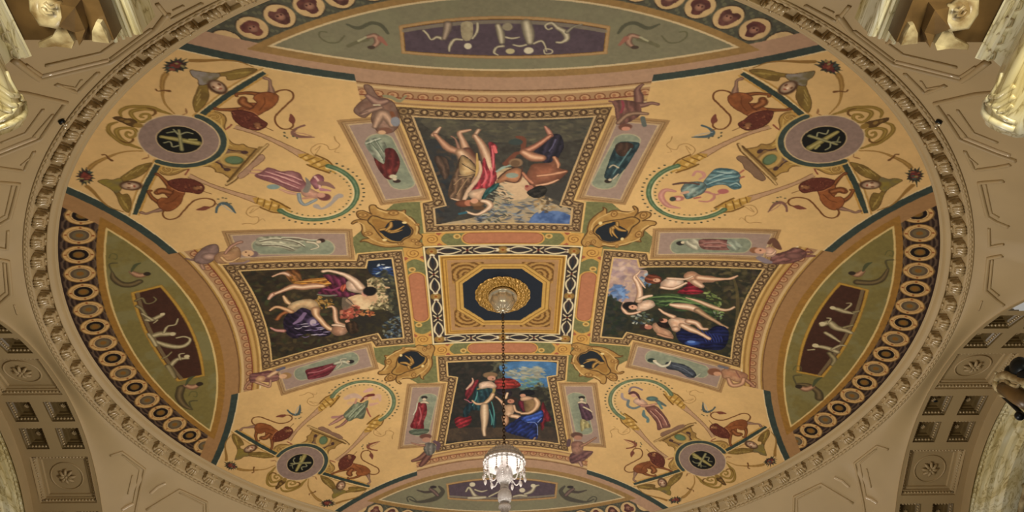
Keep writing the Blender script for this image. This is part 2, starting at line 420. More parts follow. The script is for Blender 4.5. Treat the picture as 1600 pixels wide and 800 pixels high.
    # tan end pieces between border ring and stripe are already tan
def band(p0,p1,q0,q1,fn,n,idn=None,px_=None):
    """ornament along the strip p0p1 (inner edge) / q0q1 (outer edge); fn(u,v)->list of (mask,colour); n periods"""
    P=np.array([p0,p1,q1,q0],float); sl=box(P); M=pmask(P,sl)
    X,Y=grid(sl); X=np.broadcast_to(X,M.shape);Y=np.broadcast_to(Y,M.shape)
    p0,p1,q0,q1=map(np.array,(p0,p1,q0,q1))
    e=p1-p0; L=np.hypot(*e); e=e/L; nn=np.array([-e[1],e[0]])
    w0=(q0-p0)@nn; w1=(q1-p1)@nn
    sx=((X-p0[0])*e[0]+(Y-p0[1])*e[1]); d=((X-p0[0])*nn[0]+(Y-p0[1])*nn[1])
    w=w0+(w1-w0)*np.clip(sx/L,0,1); v=d/w-.5
    tot=L/n; u=(sx/tot-np.floor(sx/tot)-.5)
    asp=tot/abs((w0+w1)/2)
    for m,c,a in fn(u*asp,v,np.floor(sx/tot)): mix(sl,(m&M)*1.,c_(c),a,idn,.08)
def ornA(u,v,k):   # ring-and-palmette frame ornament
    r=np.hypot(u,v*1.05)
    yield v<9,'#7c6040',1
    yield (np.sin(v*30)*np.cos(u*16)>.2),'#96784f',.8
    yield (np.abs(v)>.43),'#3f2c1c',1
    yield (np.abs(u)>.53),'#59422b',.7
    yield r<.40,'#3a2819',1
    yield r<.29,'#6d5135',1
    yield (np.hypot(u*1.3,(v-.06))<.17)|(np.hypot(u,v+.12)<.10),'#b8996a',1
    yield np.hypot(np.abs(u)-.6,np.abs(v)-.18)<.10,'#b09062',1
def frame_poly():
    b1=.1333
    a1=ARMC-math.sqrt((ARMC-.4585)**2-b1*b1)
    arc=[(ARMC-math.sqrt((ARMC-.4585)**2-b*b),b) for b in np.linspace(-b1,b1,17)]
    right=[(.2541,.0967),(.2480,.1178),(.2061,.1178)]
    left=[(a,-b) for a,b in right[::-1]]
    return arc,right,left
def ab2xy(arm,P):
    ax,ay=((0,-1),(1,0),(0,1),(-1,0))[arm]
    P=np.atleast_2d(np.array(P,float))
    return np.c_[P[:,0]*ax-P[:,1]*ay,P[:,0]*ay+P[:,1]*ax]
def offset(P,d):
    P=np.array(P,float);n=len(P);out=[]
    area=0
    for i in range(n): area+=P[i][0]*P[(i+1)%n][1]-P[(i+1)%n][0]*P[i][1]
    s=1 if area>0 else -1
    for i in range(n):
        a,b,c=P[i-1],P[i],P[(i+1)%n]
        e1=(b-a)/np.hypot(*(b-a));e2=(c-b)/np.hypot(*(c-b))
        n1=np.array([e1[1],-e1[0]])*s;n2=np.array([e2[1],-e2[0]])*s
        m=n1+n2;m/=np.hypot(*m); k=d/max(m@n1,.35); out.append(b+m*k)
    return np.array(out)
def frames():
    for arm in range(4):
        arc,right,left=frame_poly()
        inn=np.array(arc+right+left)
        fid=nid(('picture_frame',arm)); pid=nid(('painted_canvas',arm))
        wl=lambda d:ab2xy(arm,offset(inn,d))
        b=Brush(px=False)
        for d,c,h in ((.0240,'#cfa765',0),(.0205,'#7a5a34',0),(.0195,'#6b4e30',0)):
            P=wl(d); sl=box(P); M=pmask(P,sl); setm(sl,M,c_(c),fid)
        I0=wl(.0035); O0=wl(.0195); n=len(inn)
        narc=len(arc)
        # per side bands
        for i in range(narc-1,n):
            j=(i+1)%n
            L=np.hypot(*(I0[j]-I0[i])); band(I0[i],I0[j],O0[i],O0[j],ornA,max(1,round(L/.0205)),fid)
        # arc band in polar coordinates
        P=np.vstack([O0[:narc],I0[:narc][::-1]]); sl=box(P); M=pmask(P,sl); X,Y=grid(sl); X=np.broadcast_to(X,M.shape);Y=np.broadcast_to(Y,M.shape)
        ax,ay=((0,-1),(1,0),(0,1),(-1,0))[arm]; A=X*ax+Y*ay;B=X*-ay+Y*ax
        D=np.hypot(A-ARMC,B); S=np.arctan2(B,ARMC-A)*(ARMC-.465)
        per=.0215; v=((ARMC-D)-(.4585+.0115))/.016; u=(S/per-np.floor(S/per)-.5)*per/.016
        for m,c,a in ornA(u,v,0): mix(sl,(m&M)*1.,c_(c),a,fid,.08)
        # corners
        for i in (narc-1,0): 
            c=(I0[i]+O0[i])/2; b.dot(c,.008,'#4a3522'); b.dot(c,.006,'#8f7148'); b.dot(c,.003,'#5d4329')
        P=wl(.0035); sl=box(P); M=pmask(P,sl); setm(sl,M,c_('#caa569') if arm in(1,3,2) else c_('#bd9c6c'),fid)
        P=wl(0.); sl=box(P); M=pmask(P,sl); setm(sl,M,c_('#2a2620'),pid)
def centre():
    full=(slice(ix(-.30),ix(.30)),slice(ix(-.30),ix(.30))); X,Y=grid(full)
    sh=(full[0].stop-full[0].start,)*2; X=np.broadcast_to(X,sh);Y=np.broadcast_to(Y,sh)
    aX,aY=np.abs(X),np.abs(Y); mx=np.maximum(aX,aY); mn=np.minimum(aX,aY)
    gg=nid(('strapwork',0))
    # green corner ground
    G=(aX<.268)&(aY<.268)&((aX+aY)<.452)&(mx>.14)
    G=G|((mx<.206))
    setm(full,G,c_('#6f6e43'),gg,.12)
def centre2():
    full=(slice(ix(-.30),ix(.30)),slice(ix(-.30),ix(.30))); X,Y=grid(full)
    sh=(full[0].stop-full[0].start,)*2; X=np.broadcast_to(X,sh);Y=np.broadcast_to(Y,sh)
    aX,aY=np.abs(X),np.abs(Y); mx=np.maximum(aX,aY); mn=np.minimum(aX,aY)
    s=np.where(aX>aY,Y,X)
    gg=nid(('strapwork',0)); cf=nid(('centre_border',0)); cp=nid(('centre_panel',0)); cm=nid(('centre_moulding',0))
    def M(lo,hi,ex=True): return (mx>lo)&(mx<=hi)&ex
    z=M(.146,.1835,mn<.1178)
    setm(full,M(.146,.1835,mn<.142),c_('#6f6e43'),gg,.12)
    # strapwork: rose lozenge with gold rim, gold scrolls either side
    t=mx-.1648
    loz=np.maximum(np.abs(s)-.058,0); dl=np.hypot(loz,t)
    setm(full,(dl<.0182)&z,c_('#c39246'),gg); setm(full,(dl<.0150)&z,c_('#8d5233'),gg); setm(full,(dl<.0135)&z,c_('#ad6d4b'),gg,.06)
    # scroll ends
    us=np.abs(s)
    zz=M(.1475,.1825,us<.150)
    sc=(us>.100)&(us<.1178+.02); 
    setm(full,zz&(us>.1+.012*np.sin((mx-.146)*85))&(us<.146),c_('#c39246'),gg)
    setm(full,zz&(us>.108+.012*np.sin((mx-.146)*85))&(us<.120),c_('#9c5538'),gg)
    r=np.hypot(us-.129,t); ang=np.arctan2(t,us-.129)
    setm(full,zz&(r<.0165),c_('#c39246'),gg); setm(full,zz&(r<.0125)&(np.mod(ang/6.283+r/.0065,1)<.3),c_('#8a5a28'),gg)
    r=np.hypot(us-.083,t-.006); setm(full,zz&(r<.007),c_('#c9a057'),gg); setm(full,zz&(r<.0035),c_('#8a6a30'),gg)
    setm(full,zz&(np.abs(t)>.0150)&(us<.11)&(us>.06)&(t>0),c_('#c39246'),gg)
    setm(full,M(.1825,.1852,mn<.122),c_('#cfa765'),gg)
    # white lines and dark ornament
    setm(full,M(.1170,.1465),c_('#e6cf9c'),cf); setm(full,M(.1200,.1428),c_('#3a2f2b'),cf,.1)
    b=Brush(px=False)
    for k in range(4):
        R_=rotk(k); T=lambda P,R_=R_:R_(P)
        q=Brush(T=T,px=False,idn=cf); yb=-.1314
        for s0 in (-.1314,0,.1314):
            q.dot((s0,yb),.0105,'#8c6a33'); q.dot((s0,yb),.0075,'#b98c43',shade=.3); q.dot((s0,yb),.003,'#8c4a1f')
        for s0 in (-.0985,-.033,.033,.0985):
            sg=1 if s0 in(-.0985,.033) else -1
            for hs in(-1,1): q.line([(s0-.021,yb+hs*.002),(s0-.008,yb+hs*.0085),(s0+.006,yb+hs*.0075),(s0+.021,yb+hs*.001)],'#d6c59c',[.002,.0035,.0035,.002],tex=0)
            q.line([(s0-.012,yb),(s0+.012,yb)],'#23262c',[.002,.006]); q.dot((s0-sg*.0215,yb),.005,'#d8c7a2'); q.dot((s0-sg*.0185,yb),.0025,'#5a3d33')
        for s0 in (-.0657,.0657):
            q.line([(s0-.009,yb-.008),(s0+.009,yb+.008)],'#cdb98e',.0028); q.line([(s0-.009,yb+.008),(s0+.009,yb-.008)],'#cdb98e',.0028)
            q.dot((s0,yb),.0085,'#c9b68c',a=.35); q.dot((s0,yb),.003,'#5b1f1a')
            for d in((.006,0),(-.006,0),(0,.006),(0,-.006)): q.dot((s0+d[0],yb+d[1]),.0027,'#1c1514')
    setm(full,mx<=.1170,c_('#c08f3f'),cm,.06); setm(full,M(.1120,.1150),c_('#8a5f22'),cm); setm(full,M(.1065,.1085),c_('#93682b'),cm)
    setm(full,mx<=.1050,c_('#a97f52'),cp,.05)
    # carved corner ornaments
    oc=lambda k:(mx<k)&((aX+aY)<k*1.463)
    cid=nid(('carved_spandrel',0))
    co=(mx<.0975)&(aX>.036)&(aY>.036)&~oc(.093)
    w=np.sin(np.hypot(aX-.066,aY-.066)*560+np.arctan2(aY-.066,aX-.066)*3)*.8+.35*np.sin(aX*620)*np.sin(aY*620)
    setm(full,co,c_('#94682f'),None,.1); setm(full,co&(w>.15),c_('#b08546')); setm(full,co&(w<-.35),c_('#6e4a20'))
    for q_ in range(4): IDM[full][co&((X>0) if q_%2 else (X<0))&((Y>0) if q_>1 else (Y<0))]=nid(('carved_spandrel',q_))
    HGT[full][co]=-.0005*(1+w[co])
    og=nid(('octagon_moulding',0))
    for k,c,h in ((.0925,'#7e5a26',-.0004),(.0912,'#c79a4c',-.0012),(.0860,'#a97c33',-.0012),(.0848,'#8a6126',-.0006),(.0835,'#c79a4c',-.0010)):
        m=oc(k); setm(full,m,c_(c),og); HGT[full][m]=h
    m=oc(.0775); setm(full,m,c_('#1e2530'),nid(('octagon_field',0)),.06); HGT[full][m]=.0
    # mouldings in relief
    m=M(.1050,.1170); HGT[full][m]=-.0016*np.sin((mx[m]-.105)/.012*math.pi)
def panels():
    """lilac side panels flanking each picture"""
    for arm in range(4):
        for sg in(-1,1):
            q=np.array([(.4745,.1585),(.4715,.2455),(.2640,.2085),(.2715,.1240)],float)
            q[:,1]*=sg
            idn=nid(('figure_panel',arm*2+(sg>0)))
            for d,c in ((0,'#a07a4c'),(-.0045,'#7b5a36'),(-.0058,'#a88558'),(-.0085,'#876544'),(-.0095,'#ab8a62'),(-.0118,'#c4a67a'),(-.0132,'#8d7265')):
                P=ab2xy(arm,offset(q,d)); sl=box(P); M=pmask(P,sl); setm(sl,M,c_(c) if d>-.0132 else (c_('#9a8071') if arm!=9 else 0),idn,.05)
            # niche
            L=[]
            a0,a1=(.300,.437); bc0,bc1=(.1755*sg+.0*sg,.1955*sg)
            bm=lambda a:sg*(.163+(a-.28)*.170)
            hw=.0215
            pts=[]
            for t in np.linspace(-90,90,9): pts.append((a0+.016-.016*math.cos(math.radians(t)),bm(a0)+hw*math.sin(math.radians(t))))
            for t in np.linspace(90,-90,9): pts.append((a1-.016+.016*math.cos(math.radians(t)),bm(a1)+hw*1.0*math.sin(math.radians(t))))
            P=ab2xy(arm,pts); br=Brush(px=False,idn=idn)
            br.fill(P,'#a99c7c',sm=False); 
            P2=ab2xy(arm,offset(np.array(pts),-.0022)); br.fill(P2,'#7d826c',sm=False,grad='#8e9278')
def symmetric_ground():
    layout(); centre(); panels(); frames(); centre2()
# ---------------------------------------------------------------- motifs repeated in the four corners (traced once, mirrored over the diagonal, turned four times)
def corner_half(k,m):
    T=symT(k,m); B=lambda key:Brush(T=T,idn=nid((key,k*2+m)) if key else None)
    g=Brush(T=T)
    # console side
    c=Brush(T=T,idn=nid(('console',k)))
    P=[(250,255),(246,263),(252,271),(264,274),(276,272),(288,266),(302,262),(318,260),(330,261),(336,265),(338,269),(348,271),(359,279),(372,267),(395,248),(340,222),(300,240)]
    c.fill(P,'#a9823f',sm=False,grad='#94713a')
    c.line(P[:13],'#6f4f26',1.6)
    c.line([(252,268),(262,270),(276,267),(290,262),(304,258),(322,256),(334,258)],'#c7a258',1.6)
    for w,cc in ((3.2,'#77572b'),(1.6,'#c49c54')):
        c.line([(262,266),(258,264),(260,261),(266,262),(268,266),(264,270),(256,269),(252,264),(256,258),(264,257),(272,261)],cc,w)
    c.line([(296,261),(293,268),(289,273)],'#8a4a34',2.2); c.line([(298,262),(294,258)],'#8a4a34',2)
    # green bar
    b=B('green_bar')
    b.line([(242,249),(231,268),(217,292),(208,315),(202,337)],'#b08544',2.6); b.line([(244,250),(234,268),(220,292),(211,315),(205,337)],'#dcc08a',1.6)
    b.line([(257,254),(248,268),(235,292),(225,316),(217,336)],'#b8893f',2.4)
    b.fill([(246,249),(255,252),(246,267),(233,291),(223,316),(214,336),(207,335),(214,313),(224,288),(238,262)],'#343f36',sm=False,tex=.15)
    # stems
    s=B('stem')
    s.line([(140,263),(146,257),(158,250),(168,246),(180,241),(195,237),(210,236),(223,236)],'#8f6831',[6.5,6.5,5.5,4.5,3.2,2.6,2.2,1.6],light='#ab8343')
    s.line([(160,242),(165,242),(169,247),(175,251)],'#6d4522',[2.5,2,2.5,4])
    s.line([(136,291),(146,300),(160,315),(175,325),(193,331)],'#8f6831',[5.5,5,3,2.2,1.5])
    s.line([(222,249),(228,247),(232,246)],'#94683f',[1.5,3,1]); s.line([(232,246),(232,241)],'#94683f',1.2)
    # scrolls round the rim side of the medallion
    s=B('scroll')
    s.line([(223,233),(206,228),(192,224),(180,216),(171,207),(169,200),(173,194),(183,191)],'#7f6227',[3,4,5,5.5,5.5,5.5,4.5,3],light='#a0813c')
    s.line([(218,231),(200,223),(188,216),(182,207),(184,202),(195,200),(208,201),(213,206),(211,212),(203,215),(197,211),(199,206),(204,208)],'#7f6227',[2,3.4,5.5,6.5,6,5.5,5,5,4.5,4,4,3.2,3],light='#a5863f')
    s.line([(188,219),(198,223),(206,221),(208,217)],'#6d4a20',[1.5,3,3,2.5])
    # winged head
    h=B('winged_head'); 
    w='#84692e'
    for P in ([(183,283),(190,276),(200,269),(212,261),(222,257),(237,254),(233,262),(226,270),(215,277),(203,281),(192,286)],[(184,297),(190,304),(199,303),(204,310),(205,320),(201,332),(192,327),(186,317),(183,308),(177,298)]):
        h.fill(P,w,grad='#6f5526',edge='#614722',ew=1)
    h.fill([(153,283),(165,280),(176,281),(187,278),(192,285),(189,296),(182,302),(172,295),(160,288)],'#8b8076' if (k,m)in((0,1),(1,0)) else '#84702f',grad='#6f6140',edge='#5e4525',ew=.9)
    for t in range(3):
        h.line([(196+t*9,276-t*4),(206+t*9,268-t*4)],'#a58a4a',1.2); h.line([(189+t*4,308+t*5),(196+t*2,322+t*2)],'#a0843f',1.2)
    h.dot((205,290),13.5,'#4f3220',ry=10); h.dot((204,290.5),10.5,'#cfa783',ry=7.4,shade=.35)
    h.dot((202,287),2.2,'#6a3f2a',ry=1.5); h.dot((201,293.5),2.2,'#6a3f2a',ry=1.5); h.dot((206,290),1.6,'#e8caa6'); h.dot((210,291),1.2,'#9a4f3a',ry=2.4)
    # flower
    f=B('painted_flower'); r=np.random.default_rng(k*2+m)
    for R1,R2,n,cc in ((17,11,15,'#3a3a2c'),(13,8,11,'#3a251f'),(9,6,9,'#6e3227')):
        a=np.arange(2*n)*math.pi/n+r.random(); rad=np.where(np.arange(2*n)%2,R2,R1)*(1+.12*r.normal(size=2*n))
        f.fill(np.c_[133+rad*.95*np.cos(a),276+rad*.8*np.sin(a)],cc,sm=False,tex=.2)
    for t in range(7): f.dot((133+r.uniform(-8,8),276+r.uniform(-7,7)),r.uniform(1.5,3.4),['#8a4a33','#8a7a48','#3f4c44','#5d2630'][t%4],ry=1.8)
    # torch
    t=B('painted_torch')
    t.fill([(294,276),(298,272),(330,287),(370,300),(401,308),(400,318),(380,310),(340,296),(310,284)],'#b58d68',sm=False)
    t.line([(298,272),(330,287),(370,300),(401,308)],'#84603c',1.3); t.line([(294,277),(310,284),(340,296),(380,310),(400,318)],'#84603c',1.3)
    P=[(394,309),(402,308),(412,311),(422,315),(423,311),(430,313),(440,318),(453,325),(448,327),(447,332),(440,331),(430,331),(420,328),(410,323),(398,317)]
    t.fill(P,'#b2873b',sm=False,tex=.1)
    t.line([(423,311),(437,317),(453,326)],'#74501f',2.8); t.line([(407,324),(424,331),(439,333)],'#74501f',2.6)
    for a in ([(404,309),(401,318)],[(414,312),(411,323)],[(425,315),(421,328)],[(436,320),(434,330)]): t.line(a,'#77521f',1.6)
    for a in ((407,314),(418,319),(429,321),(442,327)): t.dot(a,3,'#d0a75c',ry=2.4)
    t.line([(447,328),(454,331)],'#b2873b',4)
    t.line([(411,323),(395,322),(387,327),(385,334),(393,339),(403,339),(404,345),(398,350),(388,349),(378,350)],'#97713f',1.2,a=.85)
    t.line([(405,324),(396,330),(390,333),(396,326)],'#97713f',1.1,a=.7); t.line([(404,346),(410,342),(414,345)],'#97713f',1,a=.6)
    # lion
    L=B('painted_lion')
    body='#7d4523'
    L.limb([(256,326),(246,329),(238,331),(228,334),(221,332)],[10,7,4.5,4,5.5],'#8a6450','#a17c62')
    L.limb([(254,318),(243,313),(237,308),(234,303),(232,299),(236,298)],[12,7,5.5,4.5,4.5,4],'#74401f','#94592c')
    L.limb([(266,292),(258,283),(250,275),(245,272)],[9,6.5,5,6],'#74401f','#955a30')
    L.fill([(262,289),(270,292),(280,297),(289,298),(286,308),(282,318),(272,327),(260,330),(249,324),(246,315),(252,309),(263,309),(258,303),(260,296)],body,grad='#96552a',edge='#5d2f1a',ew=1)
    L.limb([(266,301),(253,298),(246,301)],[9,12,9],'#804722','#a3653a'); L.line([(252,302),(247,303),(245,299)],'#5b301a',1)
    L.line([(272,296),(268,304),(262,309)],'#5b2c18',1.2); L.line([(280,305),(270,314),(258,318)],'#683619',1.2); L.line([(268,294),(278,299),(287,301)],'#a86a42',1.6)
    L.fill([(262,284),(269,281),(280,279),(292,279),(302,281),(313,286),(319,291),(318,298),(311,303),(300,301),(290,300),(280,298),(268,292)],'#5f2d20',edge='#451d15',ew=1)
    L.scatter([(262,284),(280,280),(300,281),(315,288),(312,301),(290,299),(268,291)],['#7c4430','#4a2017','#8d5034','#5c2a1e'],70,2.2,seed=k*2+m,ar=.35,a=.7)
    L.dot((309,294),6,'#95603c',ry=4.6,shade=.3); L.dot((306,291),1,'#3a1a12'); L.dot((311,297),1.6,'#4a2218'); L.dot((314,292),1.5,'#b88558')
    L.line([(258,328),(254,333),(257,340),(266,343),(277,340),(284,333),(292,324),(301,315),(311,311),(322,310),(332,312),(336,317),(333,322),(326,324)],'#6c4020',2.3)
    L.fill([(329,324),(320,322),(312,325),(306,328),(313,329),(322,328)],'#76402f')
    L.line([(318,299),(330,303)],'#74522e',1.2)
    # small bird and sprig beyond the tail
    q=B('painted_bird'); cc='#4c5a5c' if m==0 else '#7c5446'
    if k>=2: cc='#7c4630' if (k,m) in ((2,1),(3,0)) else '#4a5553'
    q.line([(338,332),(339,325),(344,319),(352,318),(360,323),(368,333)],cc,[3,3,5,6,4.5,1.5]); q.line([(346,319),(356,327),(364,331)],'#a0a09a' if cc[1]!='7' else '#a2735c',1.2)
    q.line([(336,317),(342,321)],'#7a5230',1.3)
    for p in ((341,311),(348,309),(353,310),(354,316),(360,318)): q.dot(p,1.7,'#57513a',ry=1.2)
def corner_full(k):
    T=rotk(k)
    c=Brush(T=T,idn=nid(('console',k)))
    c.fill([(345,229),(361,235),(352,246),(347,258),(330,251),(340,241)],'#7a6151',sm=False)
    c.dot((366,250),21,'#5b3c28',ry=16); c.dot((367,250),19.5,'#be9a58',ry=14.5); c.dot((367,250),16,'#b08c4a',ry=11.5); c.dot((366.5,250.5),11.5,'#46502f',ry=8.2); c.dot((365.5,250),10,'#5d7150',ry=7)
    for P in ([(346,229),(362,235),(376,236),(382,238)],[(331,251),(344,256),(348,262),(355,265)]):
        c.line(P,'#48302a',[2.5,2,2,3]); c.dot(P[-1],4.6,'#48302a',ry=3.4)
    c.fill([(371,262),(394,240),(404,229),(411,229),(361,284),(355,283)],'#8d6c38',sm=False)
    p=Brush(T=T,idn=nid(('painted_pedestal',k)))
    p.line([(401,234),(357,284)],'#5f4320',4.5,sm=False); p.line([(405,233),(360,285)],'#8e6d3a',4,sm=False)
    p.line([(418,226),(410,234),(366,282),(354,289)],'#6e4e28',4.4,sm=False); p.line([(418,226),(410,233),(365,281),(354,288)],'#c4a066',2.6,sm=False)
    if k in(0,3,2): p.fill([(410,241),(414,247),(405,256),(395,263),(388,272),(376,279),(371,275),(385,262),(398,250),(405,243)],'#a58063' if k==0 else '#84634c',sm=False,edge='#75523f',ew=1)
    else: p.fill([(404,246),(413,240),(420,242),(417,251),(409,258),(404,266),(394,272),(386,281),(378,279),(380,270)],'#7f6148',edge='#5f4434',ew=1)
    # medallion
    mid=nid(('round_medallion',k)); m=Brush(T=T,px=False,idn=mid); C=(-.4648,-.4648)
    ang=[45+a for a in np.linspace(-93,93,60)]
    arc=lambda r:[(C[0]+r*math.cos(math.radians(a)),C[1]+r*math.sin(math.radians(a))) for a in ang]
    m.line(arc(.0622),'#c3a05c',.004,sm=False); m.line(arc(.0568),'#37423a',.0085,sm=False,soft=.1,tex=.15)
    m.dot(C,.0525,'#cdb083',soft=.03); m.dot(C,.0508,'#8a7164',soft=.03,tex=.08)
    m.dot(C,.0300,'#bfa276',soft=.04); 
    d=Brush(T=T,px=False,idn=nid(('medallion_disc',k))); d.dot(C,.0285,'#14130f',soft=.04)
    r=np.random.default_rng(k)
    def P_(u,v): # u along the diagonal (outwards), v across
        s=2**-.5; return (C[0]-(u-v)*s if False else C[0]-u*s+v*s, C[1]-u*s-v*s)
    d.line([P_(-.023,.006),P_(0,0),(P_(.022,-.006))],'#83753d',[.010,.009,.006],light='#b0a063')
    d.line([P_(-.012,-.018),P_(.010,.018)],'#6f6a45',[.006,.004],light='#a89c68')
    d.line([P_(.016,.016),P_(.006,.010),P_(0,.019),P_(-.008,.021)],'#8f8a66',.0022); d.line([P_(.014,-.016),P_(.008,-.010),P_(.001,-.018),P_(-.004,-.012)],'#8f8a66',.0022)
    d.line([P_(-.018,.012),P_(-.010,.008)],'#9d9257',.003); d.line([P_(.02,.005),P_(.012,.014)],'#7d7a55',.002)
    # acanthus between the scrolls
    a=Brush(T=T,idn=nid(('scroll',k*2)))
    a.fill([(176,184),(185,182),(195,185),(206,186),(214,191),(213,198),(203,197),(192,192),(183,188)],'#5a3f1e',edge='#3e2a14',ew=.8)
    a.dot((199,190),4,'#8a6a34',ry=3); a.dot((216,196),6,'#8d6d31',ry=5); a.dot((190,187),3,'#7a5a2a',ry=2)
    # garland
    g=Brush(T=T,px=False,idn=nid(('painted_garland',k))); G=(-.3107,-.3107); R0=.0695
    pt=lambda r,a:(G[0]+r*math.cos(math.radians(a)),G[1]+r*math.sin(math.radians(a)))
    gl=[45+a for a in np.linspace(-105,105,70)]
    g.line([pt(R0-.004,a) for a in gl],'#e0c896',.006,a=.7,sm=False); 
    g.line([pt(R0,a) for a in gl],'#46603f' if k in(0,1) else '#5d6848',[.0075+.002*abs(x)/105 for x in np.linspace(-105,105,70)],sm=False,light='#6f8262',tex=.15)
    for a in np.arange(-98,99,7.6):
        g.dot(pt(R0+.0108,45+a),.0022,'#3f4030',ry=.0016,tex=0)
    for a in np.arange(-98,99,9): g.dot(pt(R0-.0105,45+a),.0018,'#5a5a3c',ry=.0014,tex=0)
def cartouche(k):
    T=rotk(k); c=Brush(T=T,idn=nid(('cartouche',k)))
    out=[(587,321),(581,320),(577,323),(578,331),(581,335),(575,332),(567,329),(559,330),(557,334),(560,340),(568,343),(573,344),(562,343),(553,345),(549,349),(552,350),(558,347),(564,350),(566,357),(565,363),(569,369),(577,372),(567,374),(563,378),(570,377),(583,382),(600,386),(617,386),(624,385),(633,386),(648,388),(656,387),(661,383),(655,378),(660,369),(654,364),(655,356),(650,348),(643,340),(634,336),(633,328),(625,330),(616,328),(604,329),(593,326),(588,323)]
    c.fill(out,'#b08646',edge='#614220',ew=1.8,grad='#a0753a',tex=.07)
    c.line([(590,327),(604,332),(618,331),(628,332),(640,341),(650,351),(652,360),(650,366)],'#cda766',2)
    c.line([(560,347),(568,352),(570,362),(574,369),(590,378),(606,382),(622,381)],'#c79f5e',1.8)
    inn=[(575,346),(580,338),(588,338),(600,342),(613,343),(626,345),(637,351),(645,360),(641,369),(632,374),(625,379),(612,379),(600,374),(592,366),(584,355)]
    c.fill(inn,'#a57c3c',edge='#553a1d',ew=2)
    c.fill([(581,345),(590,342),(600,346),(612,349),(600,356),(592,364)],'#95692f',a=.9)
    e=Brush(T=T,idn=nid(('cartouche_field',k)))
    e.fill([(612,345),(624,345),(633,349),(640,355),(643,361),(640,368),(631,372),(625,377),(614,376),(604,371),(597,365),(593,361),(601,355),(606,349)],'#1d2228',sm=True)
    for P,w in (([(594,359),(602,358),(611,362),(621,359),(631,353)],[5,6,7,4,1.5]),([(603,360),(610,354),(611,348)],[4,6,4]),([(611,363),(620,362),(629,359)],[4,3,1])):
        e.limb(P,w,'#94692f','#c79b55')
    for p in ((601,375),(632,348)): c.dot(p,3,'#dcc080',ry=2.2)
    for p,rx in (((575,365),6),((615,333),7),((652,351),3.5),((648,376),5),((654,381),5),((626,381),4),((567,336),7)): c.dot(p,rx,'#7d5527',ry=rx*.7); c.dot(p,rx*.7,'#b98c4c',ry=rx*.45); c.dot(p,rx*.3,'#8a6230')
def rosette_paint():
    pass
def motifs():
    for k in range(4):
        for m in (0,1): corner_half(k,m)
        corner_full(k); cartouche(k)
